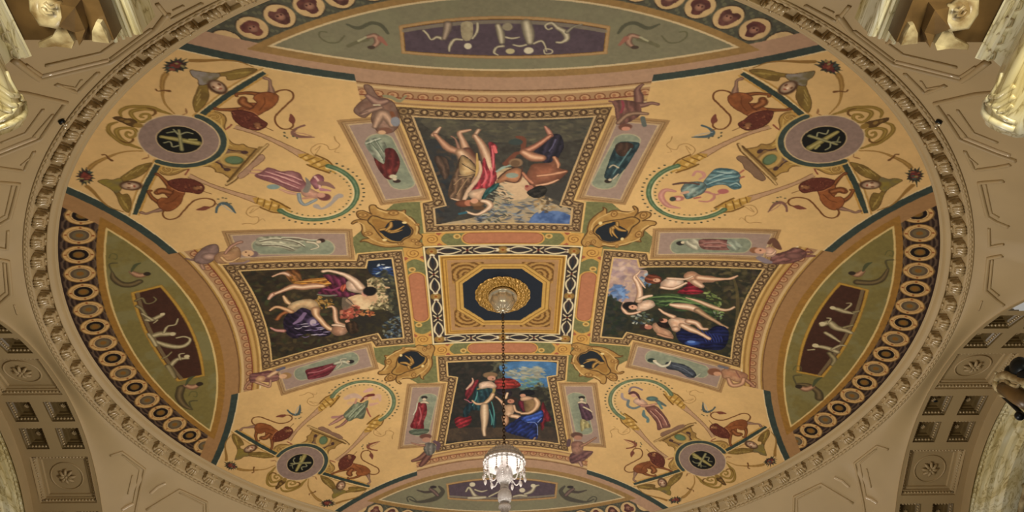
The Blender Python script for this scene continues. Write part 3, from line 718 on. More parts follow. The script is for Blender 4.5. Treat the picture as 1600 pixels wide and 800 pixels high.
# ---------------------------------------------------------------- the four pictures, the small figures and the lunette reliefs
SK,SH='#c08d6c','#e6c2a2'
def pic(arm): 
    n=nid(('painted_canvas',arm)); CLIP[0]=[n]; return Brush(idn=n)
def picture_top():
    b=pic(0)
    b.fill([(640,180),(940,180),(900,360),(670,360)],'#3a352e',sm=False,grad='#48443a'); b.model=0
    b.fill([(660,186),(780,192),(900,188),(930,186),(915,215),(860,222),(780,222),(700,214)],'#4e493c',grad='#5f5844',a=.8)
    b.scatter([(660,188),(920,188),(900,230),(700,230)],['#5c5a44','#46423a','#3a3a34','#6a6548'],160,7,1,.5,.3,0)
    b.fill([(660,225),(700,225),(710,260),(720,330),(690,345),(680,300)],'#2f3133',a=.7)
    b.scatter([(660,230),(715,240),(705,300),(700,345),(680,345)],['#26303a','#3d3832','#54402f','#2b2a2a'],90,6,2,.5)
    b.fill([(775,270),(800,262),(820,275),(830,300),(850,305),(880,320),(895,352),(690,352),(740,340),(768,320),(775,300)],'#b3996f',grad='#9a8a72')
    b.fill([(775,272),(808,272),(828,290),(822,310),(790,312),(778,300)],'#cba982')
    b.scatter([(768,296),(790,285),(800,300),(795,335),(770,350),(745,345),(758,325)],['#5d6457','#8a8c78','#2c2f2c','#a9a58a','#3a3a34'],150,4,3,.75,.3,.4)
    b.scatter([(780,320),(840,312),(895,330),(893,352),(740,352)],['#3e4d66','#55657f','#7f8a94','#8d7d64','#33363e'],170,6,4,.6,.3,0)
    b.fill([(838,332),(870,330),(893,338),(893,352),(830,352)],'#3c5482',grad='#5a73a0')
    b.fill([(835,300),(850,294),(880,285),(890,268),(897,280),(880,322),(870,320),(850,312)],'#3c3934',a=.85)
    b.scatter([(834,312),(850,306),(866,318),(862,330),(840,330)],['#8a6f4a','#a98f68','#5d4c38','#c0ab8a'],50,4,5,.8)
    b.model=.9
    for P,w in (([(705,213),(712,218),(717,232)],[3,3,6]),): b.limb(P,w,'#8d6450','#a77c64')
    b.fill([(678,246),(690,244),(700,252),(702,272),(694,280),(684,262)],'#5f4636',a=.8)
    b.model=.9
    # two women, seen head down
    b.limb([(735,203),(725,205),(718,208),(723,220),(730,238)],[4,6,7,9,14],SK,'#d9b08e')
    b.limb([(730,236),(740,250),(752,262)],[14,14,8],'#6f4636','#8a5a45')
    b.limb([(688,199),(681,207),(677,211)],[4,7,7],SK,SH); b.limb([(680,210),(690,221),(702,232),(722,239)],[6,9,13,11],'#ad7a5c','#cf9c7a')
    b.limb([(720,238),(730,252),(736,268),(733,280)],[14,21,25,18],'#c59470','#ecc9a4')
    b.limb([(748,203),(743,210),(741,214)],[6,6,6],'#b5896a','#d9b594'); b.limb([(742,212),(751,224),(758,238),(764,256),(768,272)],[7,11,14,16,12],'#b98767','#e3bf9c')
    b.fill([(763,224),(769,222),(777,230),(774,240),(774,262),(776,280),(768,290),(755,298),(736,298),(745,284),(752,272),(753,256),(757,246),(763,262),(769,272),(766,240)],'#9c2c36',grad='#b8434a')
    for P in ([(768,228),(771,250),(769,270)],[(757,262),(760,278),(752,290)],[(764,290),(768,276),(766,262)]): b.line(P,'#d4656a',[1,3,1]); 
    b.line([(772,229),(775,238)],'#e06a66',4)
    b.fill([(720,243),(732,247),(743,258),(744,270),(736,285),(728,300),(726,312),(712,314),(700,306),(704,284),(712,266)],'#6a4f3a',grad='#80624a')
    b.fill([(720,245),(732,249),(742,262),(740,274),(726,276),(718,268)],'#bb945f',grad='#d0ae7a')
    for P in ([(722,256),(732,262),(742,268)],[(716,276),(728,276),(740,272)],[(708,290),(720,280),(736,278)],[(712,306),(722,290),(730,280)]): b.line(P,'#3f3025',1.4); b.line([(x+1.5,y-1.5) for x,y in P],'#a88660',1.3)
    b.line([(749,252),(751,266),(746,280),(734,295),(727,308),(722,314),(706,310)],'#d3ae8c',[3,4,5,6,6,4,2],shade=.2)
    b.line([(745,240),(746,262),(743,275)],'#c09a58',[2,4,2])
    b.fill([(736,298),(748,295),(759,295),(757,307),(750,314),(738,311),(731,304)],'#cfa482',grad='#e0bb98')
    b.fill([(753,308),(760,296),(773,288),(781,284),(776,295),(764,303),(754,315)],'#28504e',grad='#3d6f6a')
    b.dot((724,318),10,'#7a4630',ry=7,shade=.3); b.dot((733,317),6,'#b57052',ry=6); b.dot((745,318),9,'#8a6240',ry=7,shade=.3); b.dot((741,314),5,'#cf9472'); b.dot((748,325),7,'#5d4028',ry=4)
    b.limb([(754,314),(762,316),(766,322),(757,330),(744,335),(729,331)],[7,9,8,6,5,4],'#cfa482','#f0d2b0')
    b.line([(718,334),(728,332)],'#2f5a66',4)
    # lyre and the youth
    b.fill([(775,284),(788,270),(806,262),(817,268),(814,282),(804,286),(792,283),(781,286)],'#c08058'); b.dot((800,274),8,'#8a9484',ry=5)
    b.line([(776,268),(788,261),(803,257)],'#8fa294',[3,4,3]); b.line([(778,279),(790,268),(803,262),(814,260)],'#4a2e20',2); b.line([(816,262),(814,276),(806,285),(790,283)],'#54362a',2)
    b.line([(790,256),(800,246),(806,240),(816,236),(817,218),(808,214)],'#70402e',[8,8,6,5,8,4]); b.dot((806,222),9,'#38423e',ry=6)
    b.dot((806,254),9,'#8a6a4c',ry=8); b.dot((805,255),6,'#6d5138')
    b.fill([(863,210),(876,211),(881,228),(876,240),(867,252),(850,254),(842,246),(834,238),(846,226),(856,216)],'#282432',grad='#36303f'); b.line([(858,236),(864,228),(868,218)],'#55506a',2)
    b.limb([(852,198),(857,205),(861,212)],[4,7,7],'#b47560','#d6987c'); b.limb([(860,212),(848,221),(836,229),(820,237)],[6,8,10,13],'#a5654e','#d89c7a')
    b.limb([(818,238),(832,245),(846,247)],[11,17,13],'#b97c5c','#e6b58e')
    b.fill([(834,256),(860,254),(866,246),(873,248),(874,262),(887,266),(884,272),(868,285),(850,289),(836,292),(828,288),(822,276),(828,262)],'#95593f',grad='#a96a4d')
    b.limb([(840,275),(858,273),(874,270),(884,268)],[5,6,6,4],'#b87856','#e0a680'); b.limb([(838,290),(856,287),(872,281)],[3,5,3],'#c98c68','#eab993'); b.limb([(866,246),(872,256),(872,262)],[5,6,3],'#b87856','#dba37c')
    b.limb([(817,270),(823,278),(832,286)],[4,6,6],'#a9684e','#c98764'); b.dot((827,294),6,'#b06e58'); b.dot((823,291),2.4,'#8c4038')
    b.fill([(823,301),(833,294),(846,290),(855,296),(848,307),(834,309)],'#24221f',grad='#38342c')
def picture_left():
    b=pic(3)
    b.fill([(360,400),(640,395),(640,540),(410,570)],'#2f271c',sm=False,grad='#3d3222'); b.model=0
    b.scatter([(375,420),(560,420),(600,500),(430,560),(400,480)],['#3c3a20','#4a3a22','#22261e','#55482a','#2a1f1a','#3a4428'],420,6,11,.55)
    b.fill([(578,404),(612,404),(616,440),(590,434),(576,424)],'#1d2431'); b.scatter([(585,418),(608,416),(612,430),(590,432)],['#2f4a80','#3b5a9a','#25365c'],40,5,12,.8,.3,.3)
    b.scatter([(588,412),(608,414),(608,420),(590,418)],['#d8dcdc','#b6bfc8'],9,3,13,.9,.4,.1); b.line([(588,428),(596,425),(602,427)],'#9fb4bb',2)
    b.fill([(574,438),(590,434),(600,440),(610,452),(606,470),(592,478),(570,484),(552,478),(540,468),(560,460),(576,462)],'#c49a72',grad='#d8b98c')
    b.scatter([(573,438),(600,434),(612,452),(614,480),(598,492),(578,480),(590,462)],['#cdbb8c','#8f8258','#5d5836','#b3a478','#463e28'],230,3.4,14,.75)
    b.scatter([(596,420),(616,440),(626,500),(612,500),(606,460)],['#3a3a2c','#54523a','#2a2c28'],120,5,15,.7)
    b.fill([(560,490),(600,484),(622,500),(628,522),(600,528),(590,518),(548,524),(545,505)],'#2a2620',grad='#36301f')
    b.scatter([(600,505),(626,495),(630,524),(604,530)],['#33465a','#5a6c7c','#22303e','#8a8a70'],90,3,16,.7)
    b.scatter([(534,486),(548,478),(560,480),(561,494),(546,498),(534,498)],['#9a4434','#b35a44','#7a3428','#c07a5c'],60,4,17,.85)
    b.scatter([(562,484),(582,486),(584,493),(564,492)],['#b3603a','#8a4428','#d0884c'],25,3,18,.85)
    b.fill([(535,465),(550,470),(548,480),(536,484)],'#7d6a58',a=.7); b.line([(540,464),(553,476)],'#4a4038',1)
    b.scatter([(488,464),(516,466),(520,478),(500,484),(490,476)],['#8a6228','#a97d3a','#6a4820','#b88f4c'],60,3,19,.85)
    b.model=.9
    # standing woman (lying sideways for the viewer)
    b.fill([(445,424),(466,422),(472,440),(462,446),(450,436)],'#6f4422',grad='#8a5a30')
    b.limb([(426,432),(436,428),(445,427),(453,431)],[3,4,7,5],'#b98464',SH)
    b.fill([(452,430),(465,440),(480,436),(505,434),(530,433),(543,438),(530,444),(508,449),(480,448),(462,446)],'#8a5220',grad='#b5762e')
    for P in ([(462,441),(490,439),(520,436)],[(480,446),(505,444),(530,440)]): b.line(P,'#d09a4c',[1,2.5,1])
    b.fill([(504,429),(522,430),(540,435),(546,448),(541,455),(557,459),(545,464),(528,464),(508,460),(497,459),(503,450),(518,445),(512,438)],'#531c30',grad='#75304a')
    b.line([(508,452),(520,453),(530,449)],'#8a3a5a',3); b.fill([(531,450),(538,444),(542,448),(536,456)],'#b5543e')
    b.limb([(420,467),(425,461),(431,458)],[4,7,6],'#c98a70',SH); b.limb([(430,459),(442,454),(458,448),(472,449),(490,447),(505,447)],[5,7,11,11,12,7],'#c08a68','#efcba6')
    b.fill([(541,441),(550,437),(562,441),(568,450),(570,459),(560,458),(550,456),(542,452)],'#d2ab8e',grad='#e6c6ac')
    b.limb([(505,424),(514,423),(528,426),(542,431),(555,440),(564,450)],[6,5,6,8,11,12],'#d0a686','#f2d3b4')
    b.dot((571,459),5,'#c98c74'); b.dot((578,455),8.5,'#191414',ry=9,shade=.2)
    b.line([(496,460),(510,462),(526,461)],'#6f7060',[2,3,2])
    # purple drapery and the two stooping figures
    b.fill([(444,497),(455,486),(470,481),(489,481),(492,490),(502,504),(514,514),(516,523),(500,526),(480,521),(462,529),(449,523),(443,509)],'#241a2c',grad='#3a2a44')
    b.dot((488,503),8,'#6f5a80',ry=10,shade=.5); b.dot((489,504),4,'#b5a0a8',ry=6); b.line([(459,506),(468,500),(476,490)],'#7a6080',[3,6,5])
    r=np.random.default_rng(5)
    for i in range(16):
        x,y=r.uniform(446,505),r.uniform(506,526); b.line([(x,y),(x+6,y+r.uniform(-1,2)),(x+12,y-1)],['#9a8aa8','#6c5a80','#c0b4c0'][i%3],[.6,1.8,.6])
    b.limb([(443,463),(448,471),(453,475)],[4,7,5],'#c99a6c','#edc898'); b.limb([(433,499),(440,491),(452,486)],[6,6,7],'#8a4f2c','#a9683c')
    b.fill([(449,480),(456,473),(468,469),(484,467),(494,471),(498,480),(496,490),(488,486),(472,481),(460,488),(451,487)],'#cfa474',grad='#e2bf8c')
    b.limb([(422,485),(430,480),(440,481),(455,487)],[3,5,6,8],'#c0895e','#e6bb8c')
    b.limb([(423,512),(431,516),(443,517)],[2.5,5,7],'#b5766a','#d69c8c')
    b.limb([(493,484),(494,492),(501,500),(510,510),(522,516),(541,517)],[12,9,8,8,8,5],'#c08c64','#edc79c')
    b.fill([(520,511),(530,506),(541,507),(546,513),(541,521),(528,525),(518,520)],'#ad7c5e',grad='#cfa080')
    b.limb([(512,480),(519,479),(523,484),(524,496),(527,504),(537,509)],[2,4,6,7,7,8],'#c08c6a','#ecc4a0'); b.limb([(520,508),(528,508),(538,510)],[4,6,4],'#c9a080','#f0cfae')
    b.dot((543,502),3,'#c5856a'); b.fill([(540,506),(550,502),(558,505),(560,518),(548,522),(542,515)],'#3a2a1e',grad='#4a3422')
def picture_right():
    b=pic(1)
    b.fill([(930,395),(1200,400),(1160,570),(930,540)],'#2a2a20',sm=False,grad='#38331f'); b.model=0
    b.scatter([(950,470),(1100,410),(1180,430),(1150,550),(950,530)],['#2c3020','#3c3a24','#1f241e','#4c4428','#27301f'],420,6,21,.55)
    b.fill([(955,402),(998,402),(998,420),(1012,424),(1006,442),(996,460),(988,474),(970,472),(952,462),(950,440)],'#a5857a',grad='#c2a288')
    b.scatter([(955,402),(998,404),(1000,440),(960,450)],['#b5948a','#8a7280','#cdb09a','#9a8288'],90,6,22,.5)
    b.scatter([(952,452),(972,446),(980,460),(974,474),(954,464)],['#5a78a8','#7090bb','#425c88'],60,5,23,.7); b.scatter([(1002,432),(1016,428),(1016,446),(1004,448)],['#6a86a8','#425c80','#8aa0b0'],30,4,24,.7)
    b.scatter([(950,466),(970,474),(978,500),(955,525),(942,524)],['#1c2420','#28321f','#31302a'],150,5,25,.7)
    b.scatter([(985,492),(1005,488),(1020,498),(1010,506),(990,506)],['#3f4f58','#b0b0a0','#28303a','#54614c'],50,3,26,.8)
    b.scatter([(1100,410),(1185,424),(1160,480),(1150,550),(1140,550),(1145,480)],['#3a3026','#4c4230','#2b2722','#6a5c38'],150,6,27,.6)
    b.line([(1146,434),(1152,460),(1152,500),(1146,540)],'#6a5a34',[3,4,5,6],a=.6)
    b.scatter([(1100,455),(1122,462),(1130,476),(1116,480),(1104,466)],['#5a6a34','#8a9458','#343f24','#708040'],60,3,28,.8); b.scatter([(1112,488),(1126,484),(1130,498),(1116,500)],['#708a4c','#9aa48a','#3a4a2c'],26,3,29,.8)
    b.model=.9
    # girl with red hair
    b.fill([(1068,432),(1074,425),(1084,424),(1096,430),(1112,431),(1120,435),(1115,441),(1098,442),(1100,450),(1088,449),(1077,442)],'#c68c68',grad='#dba984')
    b.fill([(1058,456),(1071,448),(1075,440),(1084,446),(1095,452),(1099,457),(1086,460),(1066,459)],'#7c1a28',grad='#a52c38')
    b.limb([(1085,440),(1096,447)],[10,8],'#d0a080','#ecc8a6')
    b.limb([(1092,434),(1112,436),(1132,436),(1142,435),(1152,431)],[12,10,5,5,3],'#c8906c','#f0cba6')
    b.fill([(1033,441),(1044,434),(1058,434),(1068,439),(1066,448),(1050,453),(1037,452),(1032,447)],'#d8ae90',grad='#ecccb0')
    b.limb([(1044,435),(1060,436),(1072,436),(1082,432)],[5,5,4,4],'#cf9f7e','#f2d4b6'); b.limb([(1034,449),(1050,451),(1062,447),(1072,442)],[6,6,5,4],'#cf9f7e','#f4d8ba')
    b.fill([(1007,435),(1014,429),(1024,429),(1032,433),(1034,438),(1030,443),(1018,443),(1010,441)],'#6f3020',grad='#8e4a30'); b.dot((1026,438),4.6,'#d29c7c',ry=4); b.dot((1024,437.5),.9,'#3a1c14')
    # dancer in green
    b.fill([(1000,467),(1020,461),(1045,459),(1070,461),(1090,465),(1105,469),(1122,478),(1108,478),(1118,494),(1100,491),(1080,486),(1060,486),(1040,481),(1026,478),(1018,471)],'#34482a',grad='#4c6538')
    for P in ([(1015,465),(1045,463),(1075,468),(1100,478)],[(1030,472),(1050,470),(1080,474)],[(1040,478),(1060,470),(1095,476)]): b.line(P,'#6f8a4e',[1,2.4,1]); b.line([(x,y+3) for x,y in P],'#1f2c1c',[1,2,1])
    b.limb([(1048,476),(1060,478),(1078,480),(1092,486)],[5,11,13,10],'#cf9f7c','#f4d8b8'); b.limb([(1090,485),(1104,494),(1118,502),(1128,508),(1136,512)],[10,8,6,5,5],'#a07a58','#c9a27c')
    b.limb([(1072,465),(1092,471),(1112,479),(1128,484),(1138,484),(1147,480)],[2,6,8,6,5,4],'#c09470','#eccba4')
    b.fill([(994,477),(1008,469),(1020,470),(1023,478),(1010,485),(996,486)],'#d4a888',grad='#e8c6a8')
    b.limb([(998,470),(1000,456),(996,442),(991,434),(995,429),(1000,424)],[10,8,7,5,4,2],'#cf9f7e','#f2d2b2'); b.limb([(998,468),(1008,464),(1018,462)],[7,6,4],'#d8ae8c','#f2d6b6'); b.limb([(994,431),(1002,442),(1008,450)],[2,4,2],'#d0a080','#e6c4a2')
    b.limb([(975,472),(973,481),(979,489),(988,490),(1000,487)],[3,5,6,5,4],'#c79474','#ecc8a6')
    b.dot((984,478),9.5,'#17110f',ry=8); b.dot((989,480),5.4,'#d49c7c',ry=4.6); b.dot((988,479.5),1.2,'#40241a')
    # child and nurse on blue drapery
    b.fill([(1058,514),(1080,516),(1100,520),(1118,509),(1136,513),(1138,530),(1128,546),(1104,546),(1080,542),(1060,532)],'#10143a',grad='#1b2250'); b.dot((1082,536),10,'#34529e',ry=5,shade=.4); b.dot((1080,534),5,'#5f80c4',ry=2.5)
    for i in range(7): b.line([(1090+i*6,514+i*2),(1098+i*5,524+i),(1104+i*4,534)],'#2a3470',1.4)
    b.fill([(1019,509),(1025,504),(1036,512),(1048,518),(1052,529),(1036,526),(1024,519)],'#b58464',grad='#cfa07c'); b.limb([(1028,522),(1040,526),(1050,528)],[4,5,4],'#a87454','#cf9c78')
    b.dot((1007,511),6,'#33201a',ry=6); b.dot((1013,511),5,'#b5705a',ry=4.5); b.dot((1010,508),2,'#dca484')
    b.fill([(1026,505),(1034,501),(1044,506),(1046,512),(1034,512)],'#231510')
    b.fill([(1044,502),(1052,496),(1066,497),(1078,501),(1079,508),(1066,510),(1058,519),(1050,514)],'#d4a482',grad='#ecc8a6'); b.dot((1056,514),5.5,'#cf9f7e',shade=.35,light='#edc9a8')
    b.dot((1037,501),5,'#cf9072',ry=4); b.dot((1033,500),3,'#3a2218',ry=3)
    b.limb([(1030,483),(1038,489),(1052,495)],[3,5,8],'#cf9c7a','#f0cda8')
    b.limb([(1076,502),(1088,505),(1096,513),(1105,514)],[10,9,6,4],'#cc9876','#f2d0ae'); b.limb([(1066,508),(1080,515),(1092,520),(1108,529)],[9,11,7,6],'#cc9a76','#f2d2b0')
def picture_bottom():
    b=pic(2)
    b.fill([(680,560),(890,560),(890,710),(680,710)],'#25241f',sm=False,grad='#302a24'); b.model=0
    b.scatter([(700,566),(790,566),(780,640),(730,690),(700,690)],['#2c2c26','#38342a','#1f2220','#3c2f28'],220,5,31,.5)
    b.fill([(786,567),(868,567),(872,586),(856,588),(856,606),(838,604),(815,606),(798,596),(786,586)],'#3c6690',grad='#4c7aa8')
    b.scatter([(790,582),(815,574),(845,574),(852,588),(825,592),(800,590)],['#9a9478','#b5aa88','#7c8074','#8a8674','#a59c86'],120,5,32,.6,.4,0)
    b.scatter([(806,592),(840,592),(846,606),(815,610)],['#5a8480','#7f8f6a','#9a9258','#4c6a60'],70,4,33,.6,.4,0)
    b.scatter([(768,566),(790,566),(790,592),(770,600)],['#5d5a44','#454634','#6c6a50'],50,4,34,.6)
    b.scatter([(838,602),(856,606),(866,640),(862,670),(850,640)],['#3c3a28','#59543a','#2c2a22'],80,4,35,.6)
    b.fill([(700,672),(730,668),(790,668),(868,668),(872,692),(780,684),(700,690)],'#41342a',a=.8,grad='#54412f')
    b.model=.9
    b.fill([(774,594),(790,591),(804,593),(814,602),(806,606),(792,608),(776,609)],'#82241f',grad='#a83a30'); b.scatter([(776,596),(804,595),(810,603),(780,606)],['#c05040','#6f1c1c'],16,3,36,.6)
    b.fill([(776,608),(790,608),(800,612),(796,620),(778,616)],'#2b2027')
    # standing woman in teal
    b.fill([(742,606),(752,604),(765,604),(775,608),(771,618),(765,628),(772,642),(776,656),(773,669),(766,661),(762,640),(752,642),(736,642),(726,660),(724,640),(736,626),(740,614)],'#1b333b',grad='#26464a')
    for P in ([(768,628),(772,645),(771,664)],[(765,640),(769,655),(768,664)],[(746,612),(744,622),(738,634)]): b.line(P,'#4c8a84',[1,1.8,1])
    b.fill([(728,609),(739,597),(746,593),(748,596),(743,606),(737,616),(730,624),(727,618)],'#74222a',grad='#95343a')
    b.line([(726,624),(731,626),(735,629),(740,627)],'#a8606a',1.6)
    b.limb([(729,608),(735,602),(739,596),(738,591)],[3,4,3,2],'#c58e78','#e0b498')
    b.line([(746,608),(757,606),(768,603),(772,610),(766,620),(758,628)],'#9a8248',[2,3,5,4,3,2]); 
    b.fill([(749,599),(757,596),(768,596),(776,603),(772,607),(760,606),(753,608),(748,606)],'#cba284',grad='#e2bea0')
    b.dot((766,586),9.5,'#7d6042',ry=5.6); b.dot((768,591),5.5,'#b98468',ry=4.5); b.dot((770,592),1,'#4a2a20')
    b.limb([(770,616),(766,623),(757,630),(745,631),(738,626)],[6,6,5,4,3],'#c0946c','#e4c096')
    b.limb([(757,634),(757,646),(757,660),(756,672),(757,680)],[10,12,9,6,5],'#c09c78','#e8cba6')
    b.fill([(710,656),(718,651),(728,652),(736,650),(736,660),(726,667),(715,668)],'#7c1a22',grad='#a53038')
    # child
    b.fill([(788,635),(800,632),(805,638),(801,648),(796,652),(788,650)],'#c59a74',grad='#dcb48e'); b.limb([(788,634),(782,626),(775,620)],[5,4,3],'#c0906c','#e0b48e'); b.limb([(789,652),(790,658),(789,663)],[9,9,6],'#b5805c','#d6a882')
    b.limb([(800,650),(810,652),(815,660),(820,658)],[7,8,6,4],'#c99a74','#ecc8a2'); b.limb([(803,634),(806,642),(814,645)],[4,4,4],'#c0906c','#e0b890')
    b.dot((800,625),7,'#33221a',ry=6); b.dot((798,627),4.6,'#b5785c',ry=4.2); b.dot((797,626.5),.8,'#301810')
    b.limb([(790,622),(793,614)],[4,3],'#d8ac84','#efcaa2')
    # seated mother
    b.fill([(848,628),(854,640),(862,656),(852,660),(850,668),(846,672),(844,652)],'#6f1a22',grad='#8a2830')
    b.fill([(809,629),(820,623),(823,636),(820,644),(814,640)],'#5d1a28'); b.fill([(819,623),(832,621),(842,627),(841,640),(826,646),(820,641)],'#80603e',grad='#97754c')
    b.fill([(796,662),(806,656),(815,650),(830,648),(843,641),(849,644),(848,658),(841,664),(840,684),(830,686),(814,682),(796,677),(788,671)],'#182250',grad='#23357c')
    b.fill([(815,652),(832,648),(845,642),(848,650),(838,660),(818,658)],'#2c489c',grad='#3d5cb4'); b.line([(824,660),(838,662),(840,680)],'#7a8cc0',1); b.line([(840,660),(846,654)],'#7a8cc0',1.4)
    b.limb([(836,623),(840,630),(836,639),(827,645),(815,646)],[6,8,6,5,4],'#c0926a','#e4bc92')
    b.fill([(811,615),(818,610),(829,609),(836,614),(830,618),(816,618)],'#141319'); b.dot((817,618),3.8,'#bd8468',ry=3.4); b.fill([(814,621),(824,619),(834,622),(824,626),(814,626)],'#cfa07c')
    b.limb([(836,684),(833,688)],[3,3],'#8a6a54','#a08068')
def pictures():
    for f in (picture_top,picture_left,picture_right,picture_bottom): f(); CLIP[0]=None
def niche(key,i):
    return Brush(model=.6,idn=nid(('figure_panel',i)))
def figures():
    F='#a99c7c'
    # small standing figures in the side panels; index = arm*2+(b>0)
    b=niche(0,0)   # beside the top picture, left
    b.fill([(570,222),(590,215),(604,228),(604,252),(594,256),(582,244)],'#848a74',grad='#a3a48c'); 
    for P in ([(578,222),(590,236),(598,250)],[(586,218),(598,236)],[(572,224),(582,220),(594,216)]): b.line(P,'#c6c5ae',1.4); b.line([(x+2,y+2) for x,y in P],'#56604e',1.2)
    b.fill([(601,234),(609,231),(618,236),(625,252),(622,266),(612,280),(602,278),(594,268),(588,258),(584,246),(592,252),(600,256),(602,244)],'#5d2422',grad='#7a332c'); b.dot((614,276),5,'#c3b896',ry=4); b.dot((620,283),5,'#3a2a24',ry=3.5); b.dot((617,280),2.6,'#c9b596')
    b.dot((598,206),9,'#8a6a52',ry=5); b.dot((596,205),4,'#c9a07c',ry=3)
    b=niche(0,1)
    b.fill([(944,276),(950,256),(956,240),(965,224),(980,221),(999,224),(992,240),(978,262),(964,276),(952,280)],'#24373c',grad='#3a5254'); b.fill([(962,226),(978,222),(990,228),(976,244),(964,240)],'#4a3428'); b.line([(958,272),(972,252),(986,232)],'#5d7c7c',1.8); b.limb([(952,262),(958,258),(966,262)],[2,3,3],'#a89a80','#c9bc9c'); b.dot((950,283),4.6,'#302820',ry=4); b.dot((953,281),2.4,'#c4ae8e'); b.limb([(958,280),(966,272)],[3,2],'#b5a68a','#d2c4a4')
    b.dot((975,200),7,'#7c5644',ry=5); b.dot((976,201),4,'#c98e72',ry=3.4)
    b=niche(3,0)
    b=Brush(model=.6,idn=nid(('figure_panel',7)))
    b.fill([(402,372),(420,369),(440,369),(458,372),(474,376),(470,386),(456,393),(440,388),(416,385),(400,384)],'#98947a',grad='#b5af92')
    for P in ([(406,376),(430,372),(460,376),(476,384)],[(410,382),(436,382),(458,388)],[(440,371),(462,371),(486,375),(500,374)]): b.line(P,'#c9c3a6',1.5); b.line([(x,y+2) for x,y in P],'#5a4a3c',1.2)
    b.limb([(480,378),(492,380),(498,386),(486,390)],[5,5,3,3],'#b5a98a','#d6cbaa'); b.dot((502,376),5,'#3a2620',ry=4); b.dot((498,378),3,'#c9b090')
    b=Brush(model=.6,idn=nid(('figure_panel',2)))
    b.dot((1063,380),5,'#2c2824',ry=4.4); b.dot((1067,379),2.6,'#c9b694'); b.fill([(1069,379),(1080,374),(1092,375),(1096,384),(1088,391),(1076,386)],'#aea68c',grad='#ccc5a8')
    b.fill([(1092,375),(1112,373),(1138,375),(1150,381),(1144,390),(1116,391),(1096,388)],'#7c4e46',grad='#9a6a5c'); b.fill([(1138,374),(1152,377),(1160,386),(1146,392),(1136,386)],'#9aa08a'); 
    for P in ([(1100,380),(1124,379),(1142,384)],[(1100,385),(1126,386)]): b.line(P,'#b58a7c',1.3)
    b=Brush(model=.6,idn=nid(('figure_panel',6)))
    b.fill([(478,578),(498,573),(518,568),(527,567),(521,578),(511,587),(496,591),(482,593),(479,586)],'#6c2830',grad='#8a3e44'); b.line([(482,583),(500,580),(518,572)],'#b0686a',1.6); b.limb([(524,568),(536,565),(545,568)],[6,8,5],'#a09c84','#c2bc9e'); b.limb([(526,576),(534,568),(532,562),(541,560)],[2,2,2,2],'#b5a88c','#cfc4a4'); b.dot((548,565),4.4,'#2a2422',ry=3.6); b.dot((544,565),2.2,'#c2aa88')
    b=Brush(model=.6,idn=nid(('figure_panel',3)))
    b.fill([(1041,566),(1058,567),(1072,571),(1084,579),(1088,588),(1076,590),(1060,580),(1042,576)],'#33373f',grad='#474c56'); b.line([(1050,570),(1068,576),(1082,586)],'#666c76',1.5); b.limb([(1024,566),(1034,572),(1044,570),(1048,564)],[6,6,4,2],'#c2baa0','#ddd4b6'); b.dot((1018,563),5,'#26302a',ry=4); b.dot((1023,564),2.4,'#d0c0a0'); b.limb([(1086,590),(1094,584)],[2,2],'#a9a48a','#c9c4a6')
    b=Brush(model=.6,idn=nid(('figure_panel',4)))
    pair=((Brush(model=.6,idn=nid(('figure_panel',5))),[(653,630),(665,630),(667,645),(662,660),(662,670),(648,670),(641,666),(647,652)],'#7a2026','#98383a',(663,621),'#2c2824'),
          (Brush(model=.6,idn=nid(('figure_panel',4))),[(904,630),(917,630),(922,640),(926,654),(912,657),(907,645)],'#4f3440','#6a4a54',(909,621),'#2a2622'))
    for bb,P,c1,c2,hd,hc in pair:
        bb.fill(P,c1,grad=c2); bb.dot(hd,4.2,hc,ry=3); bb.dot((hd[0],hd[1]+3),2.4,'#d0b698'); bb.limb([(hd[0]-5,hd[1]+8),(hd[0],hd[1]+7),(hd[0]+6,hd[1]+9)],[3,5,3],'#c0a888','#dcc8a6')
    pair[0][0].line([(655,636),(658,650),(654,664)],'#b05a5a',1.5); pair[0][0].limb([(652,630),(650,640),(646,648)],[2,2,2],'#c9c0a4','#ddd6bc'); pair[0][0].fill([(642,672),(668,670),(668,676),(650,680),(640,677)],'#5a6250')
    pair[1][0].fill([(907,656),(916,657),(923,667),(914,670),(908,674)],'#a0925e',grad='#bdb07c'); pair[1][0].limb([(912,636),(920,640),(926,644)],[3,3,2],'#c0a888','#dcc8a6')
    # dancers
    d=Brush(model=.7,idn=nid(('painted_dancer',0)))
    d.line([(393,266),(404,266),(420,270)],'#b5846c',[2,3,5]); d.line([(390,270),(402,271),(416,274)],'#b5846c',[2,3,4])
    d.fill([(398,274),(410,268),(418,262),(428,264),(440,268),(455,267),(468,271),(473,280),(480,290),(476,298),(466,300),(452,297),(440,291),(424,285),(408,280)],'#9a5f60',grad='#b87c78',edge='#7a4444',ew=.8)
    for P in ([(415,268),(440,276),(470,288)],[(412,276),(440,284),(466,294)],[(430,268),(455,275),(472,282)],[(404,273),(425,277),(450,288)]): d.line(P,'#d29c92',[1,2.4,1]); d.line([(x,y+2.5) for x,y in P],'#7a444a',[.8,1.8,.8])
    d.dot((427,292),8,'#708c8e',ry=5,a=.85); d.line([(438,296),(452,301),(468,304)],'#b58468',[3,6,4],light='#cfa084')
    d.fill([(470,298),(480,292),(490,297),(500,302),(498,310),(484,309),(474,306)],'#c48d74',grad='#daa88c')
    d.fill([(484,284),(490,275),(498,272),(506,278),(503,290),(494,296),(488,290)],'#8d5058',grad='#b0747a'); d.line([(492,276),(498,284),(500,296)],'#d8a89a',3)
    d.line([(500,286),(512,288),(522,294)],'#8a6256',[8,8,3]); d.line([(502,296),(516,298)],'#b0747a',[6,3]); d.line([(478,278),(482,288),(478,298)],'#7d7468',[2,6,8])
